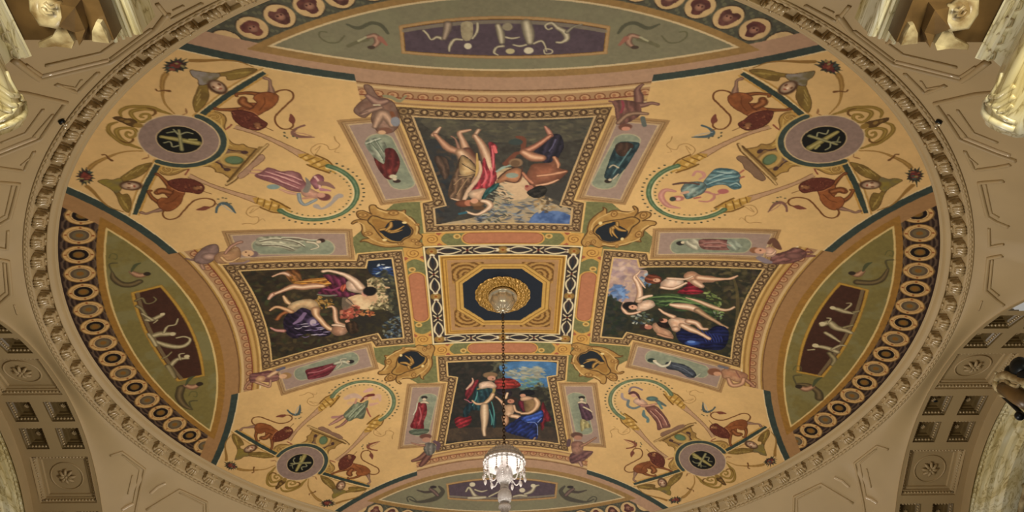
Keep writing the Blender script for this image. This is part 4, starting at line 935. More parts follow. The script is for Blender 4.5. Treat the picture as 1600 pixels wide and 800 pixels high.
    d.line([(467,303),(469,314),(476,320),(486,316),(494,312)],'#767c7c',[5,5,5,5,4],light='#a0a4a0'); d.line([(474,310),(488,308)],'#b8836a',4)
    d.dot((507,308),8,'#6f3f3c',ry=7); d.dot((502,305),5,'#c48d74'); d.line([(494,322),(502,326),(512,322),(520,315),(526,308),(531,306)],'#9a918e',[8,4,5,5,7,9],a=.85)
    d=Brush(model=.7,idn=nid(('painted_dancer',1)))
    d.line([(1055,299),(1040,297),(1033,305),(1037,315),(1046,322),(1062,325)],'#b27566',[4,7,8,8,7,2.5],light='#cc9482'); d.line([(1083,274),(1088,268),(1098,270),(1100,276),(1093,280)],'#bf8474',[4,4,5,4,3])
    d.line([(1088,300),(1104,300),(1118,304),(1128,301)],'#b57868',[4,4,3,3]); d.dot((1130,299),7,'#a9605a',ry=5); d.line([(1092,314),(1106,315),(1115,310),(1116,303)],'#b57868',[2,3,4,3])
    d.fill([(1114,267),(1122,263),(1140,264),(1152,268),(1157,276),(1155,284),(1158,293),(1146,296),(1134,289),(1120,289),(1104,294),(1099,286),(1104,278)],'#54787e',grad='#7d9a98',edge='#42585c',ew=.8)
    for P in ([(1104,288),(1128,280),(1152,276)],[(1108,280),(1130,272),(1150,270)],[(1140,290),(1150,286),(1156,290)],[(1120,268),(1136,270),(1146,268)]): d.line(P,'#9cb3ac',[1,2.4,1]); d.line([(x,y+2.5) for x,y in P],'#3d5a62',[.8,1.6,.8])
    d.fill([(1064,296),(1072,286),(1088,284),(1100,286),(1104,293),(1098,302),(1084,308),(1073,311),(1068,304)],'#5f7a78',grad='#86988c',edge='#4a4c4c',ew=.8); d.dot((1080,298),5,'#a8b0a0',a=.5)
    d.line([(1092,288),(1080,286),(1066,286),(1052,288)],'#5a3f34',[3,3,4,3]); d.line([(1066,302),(1074,300)],'#c99a7c',5); d.dot((1059,310),8,'#b06e5e',ry=5.5); d.dot((1051,311),4,'#3e4034',ry=4.5); d.dot((1060,311),3,'#d8a890'); d.line([(1085,310),(1094,308)],'#a85f50',3)
    d.line([(1156,270),(1162,266)],'#a5604a',3); d.line([(1157,278),(1162,276)],'#a5604a',3)
    d=Brush(model=.7,idn=nid(('painted_dancer',3)))
    d.line([(541,622),(553,618),(565,622)],'#b5989a',[7,9,4],a=.6); d.line([(546,630),(556,630)],'#c59a88',[6,6],a=.5); d.line([(570,612),(578,609),(582,608)],'#c9949a',[4,7,3],a=.7); d.line([(584,622),(592,618),(594,626)],'#c69a94',[7,6,3],a=.6); d.line([(580,632),(590,630)],'#c69288',[6,3],a=.7)
    d.line([(520,652),(530,651),(538,648)],'#a8766c',[5,4,3]); d.limb([(538,650),(527,657),(515,664)],[6,6,3],'#a0705e','#c08e7a'); d.limb([(543,656),(534,664),(525,668)],[5,4,3],'#8a5c4c','#a9786a')
    d.fill([(537,648),(546,638),(556,629),(566,630),(575,626),(572,640),(567,654),(556,653),(546,658),(541,654)],'#6f765c',grad='#8e9474',edge='#575a44',ew=.8)
    for P in ([(545,652),(556,640),(566,632)],[(554,652),(563,642),(570,634)]): d.line(P,'#a3a98a',1.4); d.line([(x+2,y) for x,y in P],'#545a46',1.2)
    d.line([(564,627),(570,621),(576,618),(583,617)],'#6a2f26',[3,4,5,5]); d.dot((572,622),2.6,'#c08a70'); d.line([(573,638),(576,646),(579,651)],'#95533f',2); d.line([(555,630),(557,624)],'#b5836a',3)
    d=Brush(model=.7,idn=nid(('painted_dancer',2)))
    d.line([(972,615),(973,622),(982,626)],'#8c8088',[3,4,4],a=.8); d.line([(983,612),(986,606),(993,605),(1003,609)],'#7d6a6c',[3,3,3,3]); d.line([(982,626),(981,634),(990,638),(1000,635)],'#66706e',[4,4,4,3])
    d.fill([(1008,637),(1018,634),(1027,636),(1036,646),(1043,656),(1047,667),(1036,669),(1028,672),(1026,661),(1018,650)],'#855247',grad='#a4715e',edge='#66403a',ew=.8)
    for P in ([(1016,642),(1028,654),(1034,668)],[(1024,640),(1036,652),(1042,664)]): d.line(P,'#c08e78',1.6); d.line([(x+2,y) for x,y in P],'#5f3430',1.4)
    d.fill([(989,627),(997,621),(1006,625),(1012,631),(1008,637),(998,634)],'#cf9f82',grad='#e0b69a'); d.limb([(1002,634),(1012,634),(1026,631)],[4,4,3],'#b57c62','#d8a488'); d.line([(984,615),(990,613),(996,617),(1000,624)],'#5a3634',[4,5,4,2]); d.dot((990,618),3.4,'#c9947a')
    d.dot((1019,623),7.5,'#5c766e',ry=4.6,shade=.3); d.line([(1026,626),(1033,630),(1040,634)],'#56605a',[5,5,3]); d.line([(1029,629),(1034,638)],'#5a7a74',[4,3]); d.line([(1006,642),(1006,649),(1012,654),(1012,659)],'#5c7470',[3,5,4,4])
    # putti perched on the picture corners
    def P_(i): return Brush(idn=nid(('painted_cherub',i)),model=.6)
    q=P_(0); q.fill([(568,134),(579,134),(590,150),(606,155),(616,162),(622,178),(624,194),(612,207),(592,207),(580,188),(582,174),(570,184),(556,178),(553,171),(562,160),(574,150)],'#86614f',grad='#9c7864',edge='#5c3c30',ew=1)
    q.limb([(575,150),(590,160),(604,158)],[8,14,8],'#90685a','#b08a74'); q.limb([(566,178),(580,172),(596,168)],[8,10,6],'#94705c','#b59079'); q.limb([(586,198),(596,178),(606,184),(612,196)],[8,16,14,8],'#a07c64','#c9a284'); q.dot((602,204),9,'#7a5240',ry=6); q.dot((597,207),5,'#cda078',ry=4); q.line([(612,176),(618,190)],'#7a4a30',5); q.dot((618,190),6,'#85858a',ry=9); q.line([(584,164),(594,164)],'#d8c8a0',2); q.line([(562,178),(575,174)],'#5c4038',1.2)
    q.line([(600,150),(612,152),(624,158),(634,150)],'#8c8460',[5,6,5,3])
    q=P_(1); q.limb([(1004,132),(996,140),(998,152),(998,162)],[4,8,13,12],'#7a5046','#926a5a'); q.limb([(990,165),(1006,164),(1018,161),(1028,163)],[14,9,6,5],'#7a5046','#95705e'); q.fill([(957,158),(975,156),(995,160),(1002,170),(1000,180),(985,190),(968,195),(962,182),(960,168)],'#714a40',grad='#85594c'); q.line([(972,158),(974,166),(970,176)],'#8a3c44',3); q.limb([(966,192),(980,180),(996,177),(1011,178)],[7,8,7,5],'#85614c','#a58468'); q.dot((977,198),9,'#6c4436',ry=6); q.dot((978,201),5.5,'#c5866c',ry=4); q.line([(1004,184),(1007,196)],'#5c6058',6); q.line([(952,158),(962,160)],'#7a5046',3)
    q=P_(2); q.limb([(291,404),(300,406),(310,404)],[3,4,9],'#7a5c50','#94746a'); q.fill([(303,404),(312,392),(324,384),(338,382),(342,392),(336,404),(324,412),(308,411)],'#83665c',grad='#9a7a6e',edge='#5d443a',ew=1); q.dot((327,401),10,'#a58070',ry=8,shade=.35,light='#c09c86'); q.limb([(315,414),(318,420)],[5,5],'#a07860','#b58c74'); q.fill([(335,402),(344,394),(358,392),(370,386),(376,394),(373,405),(356,411),(340,411)],'#b3855c',grad='#cda172',edge='#7a5238',ew=1); q.limb([(352,396),(360,386),(370,380),(377,378)],[4,5,5,5],'#a0705a','#c2957a'); q.limb([(346,402),(354,409),(364,408),(373,403)],[5,5,4,3],'#c2925f','#e0b884'); q.dot((396,397),6,'#77605e',ry=6.5); q.dot((387,396),7.5,'#d2a578',ry=6.5); q.dot((384,394),1.3,'#5a3424'); q.dot((389,399),1.3,'#5a3424'); q.line([(360,412),(380,411),(388,408)],'#8a7068',4)
    q=P_(3); q.limb([(1252,396),(1262,394),(1269,394)],[6,4,3],'#7a4c42','#94645a'); q.limb([(1250,401),(1262,400),(1272,400)],[7,5,4],'#7a4c42','#94645a'); q.fill([(1206,400),(1216,396),(1230,392),(1240,387),(1252,389),(1260,396),(1254,404),(1236,411),(1206,412)],'#7a4e46',grad='#8f6056',edge='#5a3430',ew=1); q.dot((1240,400),11,'#875a50',ry=7,shade=.3); q.line([(1202,380),(1208,374),(1214,384),(1219,389)],'#684434',[5,6,9,4]); q.fill([(1196,388),(1206,386),(1213,392),(1210,400),(1198,401)],'#c89478',grad='#ddb094'); q.limb([(1198,398),(1206,398),(1212,392)],[4,5,3],'#d0a080','#eac2a2'); q.dot((1179,391),6,'#8a5a3c'); q.dot((1188,392),7,'#cf9878',ry=6); q.dot((1188,391),1.4,'#5a3022'); q.line([(1186,403),(1196,408),(1204,410)],'#85767a',[8,9,5])
    q=P_(4); q.limb([(394,594),(386,600),(382,608)],[6,4,3],'#95654c','#b58464'); q.fill([(391,585),(405,582),(420,579),(432,582),(436,592),(424,597),(408,596),(392,597)],'#7d4c48',grad='#95655a',edge='#5a3430',ew=.8); q.limb([(400,597),(414,602),(421,604),(423,594)],[5,5,4,3],'#a87a5c','#c99a78'); q.dot((407,592),6,'#b5865f',light='#d8ae84'); q.limb([(420,588),(428,583),(433,580)],[6,8,7],'#c59670','#e0b88e'); q.dot((447,587),7,'#9a7448',ry=6); q.dot((442,588),5,'#d0a078',ry=4.4); q.line([(434,578),(443,575)],'#5f5a68',5)
    q=P_(5); q.limb([(1160,590),(1170,597),(1178,604)],[8,6,5],'#9c6a4e','#bd8a68'); q.fill([(1128,579),(1140,576),(1156,580),(1168,586),(1164,594),(1152,597),(1140,592),(1130,590)],'#b07a58',grad='#c8946c',edge='#7a4834',ew=.8); q.limb([(1138,592),(1144,602),(1158,600),(1162,592)],[6,8,7,6],'#b5805c','#d8a680'); q.line([(1150,580),(1156,590)],'#8a5a48',2); q.dot((1116,581),8.5,'#7c4e36',ry=7); q.dot((1121,584),5,'#c58e6c',ry=4); q.line([(1124,572),(1136,575)],'#6a6468',5)
    q=P_(6); q.limb([(666,708),(656,716),(645,720)],[9,8,5],'#74493c','#8f6350'); q.limb([(670,712),(663,721),(658,727)],[9,9,6],'#6a4038','#85584a'); q.fill([(664,693),(676,692),(682,698),(678,708),(669,712),(662,704)],'#666058',grad='#7c766a'); q.limb([(663,696),(654,695),(643,692)],[4,3,2],'#9c6a54','#b98a70'); q.dot((665,682),8,'#6a4236',ry=5); q.dot((666,687),5.6,'#b07e66',ry=4.4); q.line([(679,690),(685,694),(684,702)],'#60464c',[5,6,4])
    q=P_(7); q.fill([(890,712),(900,704),(915,704),(927,706),(918,716),(906,722),(892,724)],'#694544',grad='#7d5650'); q.limb([(906,722),(909,728)],[5,4],'#a07868','#b98e7a'); q.fill([(893,692),(902,689),(911,692),(911,703),(903,710),(894,706)],'#8f6352',grad='#ad7f68'); q.limb([(908,697),(918,692),(931,684)],[5,4,3],'#94664e','#b58568'); q.dot((901,680),8,'#5f4034',ry=5.5); q.dot((903,684),5.4,'#a9765e',ry=4.2); q.line([(889,688),(888,696)],'#5a4246',5)
def lunettes():
    for arm in range(4):
        idn=nid(('relief_frame',arm)); pid=nid(('relief_field',arm))
        inn=[(ARMC-math.sqrt((ARMC-.590)**2-b*b),b) for b in np.linspace(-.131,.131,15)]
        out=[(math.sqrt(.6545**2-b*b),b) for b in np.linspace(.129,-.129,15)]
        P=np.array(inn+out); b=Brush(px=False)
        Q=ab2xy(arm,offset(P,.0062)); b.fill(Q,'#8f6a2c' if arm in(1,3) else '#957348',sm=False,idn=idn); Q=ab2xy(arm,offset(P,.005)); b.fill(Q,'#b08634' if arm in(1,3) else '#ab8656',sm=False,idn=idn)
        Q=ab2xy(arm,offset(P,.0012)); b.fill(Q,'#7a5622',sm=False,idn=idn)
        b.fill(ab2xy(arm,P),'#43271c' if arm in(1,3) else '#52424a',sm=False,idn=pid,tex=.1)
        strip=[(a-.006,bb) for a,bb in out[:]]; b.line(ab2xy(arm,[(a-.004,bb) for a,bb in out]),'#7d6a48' if arm in(1,3) else '#857a64',.006,sm=False,idn=pid,a=.8)
    gs='#9c8a62'; hs='#c4b288'
    CLIP[0]=[nid(('relief_field',3)),nid(('relief_frame',3))]; r=Brush(idn=nid(('relief_field',3)))
    r.limb([(212,470),(222,466),(228,474),(238,473),(244,468),(240,464)],[4,4,3,2.5,3,2],'#6a5a3c','#8a7850'); r.limb([(214,478),(222,484),(230,498)],[5,5,6],'#7a6a48','#9a8a60')
    r.limb([(228,500),(236,500),(250,494),(256,490)],[4,7,7,4],gs,hs); r.dot((254,491),3,hs); r.limb([(222,490),(230,495),(238,500)],[3,4,6],gs,hs); r.limb([(246,500),(240,505)],[2.5,2],gs,hs)
    r.limb([(236,526),(250,522),(262,522),(272,521)],[8,11,9,5],gs,hs); r.dot((270,522),3.6,hs); r.limb([(256,520),(262,510),(274,507),(278,498)],[4,3.5,3,2],gs,hs); r.limb([(244,534),(262,540),(280,542),(292,538),(297,530),(288,526),(276,528)],[6,9,8,6,4,3,3],gs,hs); r.limb([(232,522),(238,530),(244,540)],[5,6,6],gs,hs)
    r.limb([(268,570),(276,562),(288,560),(294,560)],[7,7,5,4],gs,hs); r.dot((292,557),3.4,hs); r.limb([(282,562),(280,554),(288,552)],[3,2.6,2],gs,hs); r.limb([(262,572),(268,582),(272,590)],[8,9,7],'#7d6c48','#9c8c60'); r.limb([(254,560),(262,556),(268,550)],[3,3,2],'#7d6c48','#9c8c60')
    CLIP[0]=[nid(('relief_field',1)),nid(('relief_frame',1))]; r=Brush(idn=nid(('relief_field',1)))
    r.limb([(1300,482),(1308,483),(1320,487),(1334,490)],[4,8,8,4],gs,hs); r.dot((1301,481),3.6,hs); r.limb([(1320,484),(1328,478),(1330,474),(1322,474)],[3,3,2,1.5],gs,hs); r.limb([(1334,488),(1342,486)],[5,4],'#7d6c48','#9c8c60')
    r.limb([(1284,508),(1296,504),(1306,512),(1320,516),(1330,520)],[7,10,11,9,6],gs,hs); r.dot((1285,506),4,hs); r.limb([(1294,504),(1298,498),(1292,497)],[3,3,2],gs,hs); r.limb([(1290,520),(1300,526),(1312,534)],[6,6,3],gs,hs); r.limb([(1318,512),(1332,508)],[5,4],'#7d6c48','#9c8c60')
    r.limb([(1273,541),(1284,542),(1296,545),(1308,550)],[4,7,8,8],gs,hs); r.dot((1274,540),4,hs); r.limb([(1262,547),(1272,546)],[2,3],gs,hs); r.limb([(1300,546),(1312,540),(1320,540)],[4,4,3],gs,hs); r.limb([(1296,552),(1304,562),(1300,570)],[7,8,5],'#7d6c48','#9c8c60')
    gs='#a39478'; hs='#cfc2a2'
    CLIP[0]=[nid(('relief_field',0)),nid(('relief_frame',0))]; r=Brush(idn=nid(('relief_field',0)))
    r.limb([(662,48),(668,54),(674,62),(682,58),(690,60)],[4,4,3,5,7],gs,hs); r.limb([(700,38),(698,48),(694,60)],[12,11,7],'#8f7a68','#b09a82')
    r.fill([(721,36),(738,36),(738,58),(728,64),(721,56)],'#ab9c7a',grad='#8f8062'); r.dot((731,72),5,hs,ry=5.5); r.limb([(722,62),(710,62),(703,72),(702,80)],[4,5,5,3],gs,hs); r.limb([(738,60),(743,54),(746,46),(746,36)],[4,4,4,4],gs,hs)
    r.limb([(778,40),(782,52),(784,66)],[8,11,8],gs,hs); r.dot((793,42),7,'#94876c',ry=7); r.limb([(786,72),(776,74),(772,82),(778,86)],[5,4,4,2.5],gs,hs); r.limb([(790,58),(800,60),(812,58)],[4,4,2],gs,hs); r.dot((797,80),6,'#bdae80',ry=5)
    r.limb([(822,36),(826,52),(828,66)],[14,16,10],gs,hs); r.dot((826,79),6.5,hs,ry=6); r.limb([(822,70),(812,72),(802,70)],[4,4,3],gs,hs); r.limb([(834,68),(846,64),(852,72),(854,80)],[4,4,3,2],gs,hs); r.line([(852,76),(862,78),(862,83),(852,84),(850,78)],'#b5a888',2)
    r.limb([(862,44),(856,46),(852,40),(862,36),(872,44),(882,50),(886,60),(878,66),(870,66)],[4,3,4,5,7,10,8,5,4],gs,hs); r.limb([(886,50),(896,42),(910,38)],[6,4,2],'#857a66','#9c907a')
    CLIP[0]=[nid(('relief_field',2)),nid(('relief_frame',2))]; r=Brush(idn=nid(('relief_field',2)))
    r.limb([(728,768),(733,762),(740,772),(745,777)],[3,4,6,8],gs,hs); r.dot((738,757),4,hs); r.limb([(742,765),(752,768),(761,766)],[3,3,2],gs,hs); r.limb([(732,778),(745,778),(758,777)],[5,7,5],gs,hs); r.limb([(764,776),(772,772),(780,768)],[3,3,3],gs,hs)
    r.limb([(802,776),(812,774),(822,775)],[3,5,5],gs,hs); r.dot((816,766),4,hs); r.limb([(820,772),(830,768),(836,760),(842,758)],[4,6,4,2],gs,hs); r.dot((833,759),3.4,hs)
    CLIP[0]=None
    # sea creatures in the tips of the lunettes
    for arm,L in ((3,(([(175,425),(178,435),(190,444),(205,445),(218,440)],(230,428),(205,425)),([(300,640),(288,633),(280,620),(283,606)],(312,600),(290,602)))),
                  (1,(([(1388,420),(1378,436),(1362,442),(1340,441)],(1331,427),(1348,424)),([(1244,600),(1262,602),(1278,612),(1280,622)],(1248,604),(1270,604))))):
        for i,(P,hd,ch) in enumerate(L):
            q=Brush(idn=nid(('lunette',arm)))
            q.limb(P,[3,8,10,11,9][:len(P)],'#5a4a2e','#77623e'); q.limb([ch,((ch[0]+hd[0])/2,(ch[1]+hd[1])/2+4),hd],[6,10,6],'#a07252','#bd8f6c'); q.dot(hd,4.4,'#33281c',ry=4); q.line([P[0],(P[0][0]-4,P[0][1]-12),(P[0][0]+8,P[0][1]-14)],'#544c2e',2.4)
            x,y=ch; q.line([(x,y),(x+6,y-10),(x+14,y-14)],'#4a4c30',[2,5,2])
            e=(P[0][0]+3,P[0][1]-22); q.line([(e[0]-8,e[1]),(e[0]-4,e[1]-6),(e[0]+4,e[1]-5),(e[0]+4,e[1]+2),(e[0]-1,e[1]+1)],'#55522e',1.6,a=.7)
    q=Brush(idn=nid(('lunette',0)))
    for s in (0,1):
        X=(lambda x:x) if s==0 else (lambda x:1572-x)
        M=lambda P:[(X(a),b_) for a,b_ in P]
        q.line(M([(542,38),(560,44),(580,36),(596,40),(606,52)]),'#54523e',[3,6,6,6,4]); q.line(M([(544,72),(558,66),(575,62)]),'#6a6448',[6,6,5]); q.limb(M([(574,58),(586,56),(590,66),(582,74)]),[6,9,9,6],'#97705a','#b58c72'); q.dot((X(580),74),5,'#4a3a2e',ry=3.4); q.line(M([(538,56),(528,66),(512,66),(500,58),(500,50),(510,50)]),'#5f5a3e',2.4,a=.8); q.line(M([(594,60),(604,70)]),'#96604e',[8,4]); q.line(M([(560,64),(572,58)]),'#a8a07c',3)
    q=Brush(idn=nid(('lunette',2)))
    for s in (0,1):
        X=(lambda x:x) if s==0 else (lambda x:1568-x)
        M=lambda P:[(X(a),b_) for a,b_ in P]
        q.line(M([(640,780),(650,784),(665,783),(682,778),(692,768),(686,760)]),'#4c463a',[2,3,6,8,6,3]); q.line(M([(652,766),(664,769),(674,768)]),'#4a4038',[2,4,5]); q.limb(M([(672,764),(678,768),(684,774)]),[4,6,5],'#66504a','#7d655a'); q.dot((X(677),761),4.4,'#342c2a',ry=2.6); q.line(M([(650,782),(642,776),(636,778),(638,784)]),'#4e4a3c',1.8)
    # masks in the T/B border medallions
    for arm in (0,2):
        for kk in range(-9,10):
            az=kk*math.radians(3.18); r0=.7265; a,bb=r0*math.cos(az),r0*math.sin(az)
            if ARMC-math.hypot(a-ARMC,bb)<.582: continue
            o=Brush(px=False,idn=nid(('border_mask',arm*100+kk+20)))
            f=lambda u,v:ab2xy(arm,[(a+v*math.cos(az)-u*math.sin(az),bb+v*math.sin(az)+u*math.cos(az))])[0]
            o.dot(f(0,0),.0185,'#c6a370',soft=.1)
            if kk%2: o.fill([f(-.012,.006),f(-.010,-.004),f(-.004,-.014),f(.004,-.014),f(.010,-.005),f(.013,.007),f(.006,.011),f(0,.008),f(-.006,.012)],'#4c2c26',grad='#6a4038')
            else: o.fill([f(-.010,.010),f(-.013,0),f(-.007,-.006),f(-.003,-.014),f(.006,-.012),f(.008,-.004),f(.012,.004),f(.004,.012)],'#542e2a',grad='#703f34')
            o.dot(f(0,-.001),.0062,'#a3705a',shade=.3); o.dot(f(-.0025,.001),.0013,'#3f201c'); o.dot(f(.0025,.001),.0013,'#3f201c')
def paint_all():
    symmetric_ground()
    for fn in ('motifs','lunettes','pictures','figures'):
        if fn in globals(): globals()[fn]()
# ================================================================ THE PAINTED DOME, SLICED INTO ITS THINGS AND PARTS
def srgb2lin(c): return np.where(c<=.04045,c/12.92,((c+.055)/1.055)**2.4)
paint_all()
def tone():
    """pigments: slightly muted"""
    global COL
    L=(COL@np.array([.3,.55,.15],np.float32))[...,None]
    COL[:]=np.clip(L+(COL-L)*SATUR,0,1)
SATUR=.93
tone()
b_=COL.copy(); b_[1:]+=COL[:-1]; b_[:-1]+=COL[1:]; b_[:,1:]+=COL[:,:-1]; b_[:,:-1]+=COL[:,1:]; b_[1:-1,1:-1]/=5; COL=b_; del b_
def build_dome():
    xs=np.arange(-.7555,.7556,.00105); ys=[]; y=-.7555
    while y<.7556: ys.append(y); y+=.00092+.00045*(y+.7555)/1.51
    ys=np.array(ys); nx,ny=len(xs),len(ys)
    ii=np.clip(((xs+LC)/PXS).astype(int),0,NC-1); jj=np.clip(((ys+LC)/PXS).astype(int),0,NC-1)
    X,Y=np.meshgrid(xs,ys); Z=dome_z(X,Y)+HGT[jj[:,None],ii[None,:]]
    C=srgb2lin(COL[jj[:,None],ii[None,:]])
    xc=(xs[:-1]+xs[1:])/2; yc=(ys[:-1]+ys[1:])/2
    ic=np.clip(((xc+LC)/PXS).astype(int),0,NC-1); jc=np.clip(((yc+LC)/PXS).astype(int),0,NC-1)
    F=IDM[jc[:,None],ic[None,:]].astype(int); F[np.hypot(*np.meshgrid(xc,yc))>.7548]=0
    V=np.c_[X.ravel(),Y.ravel(),Z.ravel()]; C=C.reshape(-1,3)
    a=(np.arange(ny-1)[:,None]*nx+np.arange(nx-1)[None,:]).ravel(); ff=F.ravel()
    order=np.argsort(ff,kind='stable'); sf=ff[order]; st=np.searchsorted(sf,np.arange(len(IDN)+1))
    out={}
    for k in range(1,len(IDN)):
        q=a[order[st[k]:st[k+1]]]
        if not len(q): continue
        quads=np.stack([q,q+nx,q+nx+1,q+1],1)     # faces look down into the hall
        u,inv=np.unique(quads,return_inverse=True); out[IDN[k]]=(V[u],inv.reshape(-1,4),C[u])
    return out
PIECES=build_dome(); del COL,N1,N2,N3,HGT
def piece(key,name,parent=None):
    if key not in PIECES: return None
    v,f,c=PIECES.pop(key)
    o_=v.mean(0); base=np.array(W3(o_)) if parent is None else np.array(parent_world(parent))
    w=(v*S+np.array([0,0,EYE])-base).astype(np.float32)
    me=bpy.data.meshes.new(name); n=len(f)
    me.vertices.add(len(w)); me.vertices.foreach_set('co',w.ravel())
    me.loops.add(n*4); me.loops.foreach_set('vertex_index',f.ravel().astype(np.int32))
    me.polygons.add(n); me.polygons.foreach_set('loop_start',(np.arange(n)*4).astype(np.int32)); me.polygons.foreach_set('loop_total',np.full(n,4,np.int32))
    me.update(calc_edges=True); me.polygons.foreach_set('use_smooth',np.ones(n,bool))
    at=me.color_attributes.new('paint','FLOAT_COLOR','POINT'); at.data.foreach_set('color',np.c_[c,np.ones(len(c))].astype(np.float32).ravel())
    me.materials.append(M_FRESCO); me.update()
    o=bpy.data.objects.new(name,me); COLL.objects.link(o)
    if parent is None: o.location=base
    else: o.parent=parent
    return o
def at(x,y): return (x,y,float(dome_z(np.float64(x),np.float64(y))))
tag(piece('plaster','ceiling'),'cream plaster ground of the painted dome','ceiling',kind='structure')
ARM=('top','right','bottom','left'); AX_=((0,-1),(1,0),(0,1),(-1,0))
L_PIC=('ceiling painting of an upturned pair of draped women and a youth with a lyre','ceiling painting of a green-draped dancer with a red-haired girl and a child','ceiling painting of a seated mother in blue with a child and a standing woman','ceiling painting of a purple-draped kneeling figure and a woman leaning forward')
L_LUN=('dome lunette with grisaille dancers on mauve, bordered by mask medallions, at the upper edge','dome lunette at the right rim, brown relief panel and ringed medallions','dome lunette behind the chandelier with pale reclining figures on mauve','dome lunette at the left rim, brown relief panel and ringed medallions')
for a in range(4):
    x,y=AX_[a]
    t=tag(empty('lunette_mural',at(x*.62,y*.62)),L_LUN[a],'mural','painted lunettes around the dome')
    piece(('lunette',a),'green_field',t); piece(('lunette_arch',a),'arch_band',t); piece(('lunette_moulding',a),'gold_moulding',t)
    bd=piece(('medallion_border',a),'medallion_border',t)
    for key in [k for k in list(PIECES) if isinstance(k,tuple) and k[0]=='border_mask' and k[1]//100==a]: piece(key,'mask_medallion',bd)
    rp=piece(('relief_field',a),'relief_panel',t); piece(('relief_frame',a),'panel_frame',rp)
    piece(('painted_cornice',a),'cornice_moulding',t)
    t=tag(empty('ceiling_painting',at(x*.33,y*.33)),L_PIC[a],'painting','large framed paintings round the centre')
    piece(('painted_canvas',a),'canvas',t); piece(('picture_frame',a),'frame',t)
L_FP=('side panel with an upturned figure in dark red, left of the lyre painting','side panel with an upturned figure in dark teal, right of the lyre painting','side panel with a mauve-skirted figure lying head to the left, above the green dancer painting','side panel with a navy-skirted flute player, below the green dancer painting','side panel with a small dark-haired figure in a plum dress, right of the mother painting','side panel with an upright figure in a red gown, left of the mother painting','side panel with a lying figure in a red skirt, below the purple drapery painting','side panel with a pale veiled dancer, above the purple drapery painting')
for i in range(8): tag(piece(('figure_panel',i),'figure_panel'),L_FP[i],'panel','lilac side panels with a niche figure')
L_CH=('cherub with a blue-grey wing on the upper left corner of the lyre painting','brownish cherub kicking its legs on the upper right corner of the lyre painting','round-faced cherub sprawled above the upper left corner of the purple drapery painting','cherub in plum drapery above the upper right corner of the green dancer painting','fair-haired cherub below the lower left corner of the purple drapery painting','naked cherub with brown curls at the lower right corner of the green dancer painting','cherub in a grey tunic at the lower left corner of the mother painting','cherub pointing right at the lower right corner of the mother painting')
for i in range(8): tag(piece(('painted_cherub',i),'painted_cherub'),L_CH[i],'cherub','cherubs perched on the painting corners')
QN=('upper left','upper right','lower right','lower left'); QX=((-1,-1),(1,-1),(1,1),(-1,1))
L_CM=('cream corner mural with a dancer in rose red between two lions','cream corner mural with a dancer in light blue between two lions','cream corner mural with a dancer in a brown-pink skirt between two lions','cream corner mural with a winged dancer in a short grey-green dress between two lions')
L_RM=('round lilac medallion with trophy, outside the rose-red dancer','round lilac medallion with trophy, outside the light-blue dancer','round lilac medallion with trophy, outside the brown-skirted dancer','round lilac medallion with trophy, outside the grey-green winged dancer')
L_CT=('gold scrolled cartouche with blue centre, between the rose dancer and the centre square','gold scrolled cartouche with blue centre, between the light-blue dancer and the centre square','gold scrolled cartouche with blue centre, between the brown-skirted dancer and the centre square','gold scrolled cartouche with blue centre, between the winged dancer and the centre square')
for k in range(4):
    sx,sy=QX[k]
    t=tag(empty('corner_mural',at(sx*.42,sy*.42)),L_CM[k],'mural','corner murals of the dome')
    for key,nm in (('console','painted_console'),('painted_pedestal','painted_pedestal'),('painted_garland','painted_garland'),('painted_dancer','painted_dancer')): piece((key,k),nm,t)
    for mm in range(2):
        for key in ('painted_lion','winged_head','painted_torch','painted_flower','green_bar','stem','scroll','painted_bird'): piece((key,k*2+mm),{'stem':'painted_stem','scroll':'painted_scroll'}.get(key,key),t)
    r=tag(piece(('round_medallion',k),'round_medallion'),L_RM[k],'medallion','round medallions in the dome corners'); piece(('medallion_disc',k),'black_disc',r)
    c=tag(piece(('cartouche',k),'cartouche'),L_CT[k],'cartouche','cartouches at the centre square'); piece(('cartouche_field',k),'blue_field',c)
t=tag(empty('centre_panel',at(0,0)),'square gilded centre panel of the dome with a dark blue octagon','panel')
for key,nm in (('strapwork','strapwork_band'),('centre_border','ornament_border'),('centre_panel','tan_field'),('centre_moulding','gold_moulding'),('octagon_moulding','octagon_moulding'),('octagon_field','octagon_field')): piece((key,0),nm,t)
for q_ in range(4): piece(('carved_spandrel',q_),'corner_carving',t)
for key in list(PIECES): print('unplaced',key,len(PIECES[key][1])); 
# ================================================================ CORNICE RING, PENDENTIVES, ARCHES
PW,ZC,RA=.81,.213,.61
CORN=[(.7575,.8610),(.7540,.8590),(.7528,.8566),(.7543,.8556),(.7558,.8553),(.7563,.8530),(.7576,.8490),(.7596,.8458),(.7618,.8444),(.7624,.8428),(.7642,.8424),(.7648,.8436),(.7652,.8462),(.7670,.8468),(.7795,.8448),(.7806,.8440),(.7808,.8275),(.7812,.8268)]
mb=MB(); mb.lathe(CORN,256); c=mb.build('trim_1',M_PLASTER,origin=(0,0,.83)); tag(c,'moulded plaster ring cornice around the dome','cornice',kind='structure')
mb=MB(); mb.lathe([(.7811,.8270),(.7820,.8262),(.7828,.8248),(.7838,.8246),(.7856,.8208),(.7866,.8202),(.7882,.8202),(.7886,.8222)],256)
rb=mb.build('trim_2',M_PLASTER,origin=(0,0,.79)); tag(rb,'narrow outer rim of the ring cornice','cornice',kind='structure')
mb=MB(); NB=420*6
mb.tube([(.7846*math.cos(2*math.pi*i/NB),.7846*math.sin(2*math.pi*i/NB),.8222) for i in range(NB+1)],[.0006+.0021*abs(math.sin(math.pi*i/6)) for i in range(NB+1)],6,False)
mb.build('bead_row',M_PLASTER,rb)
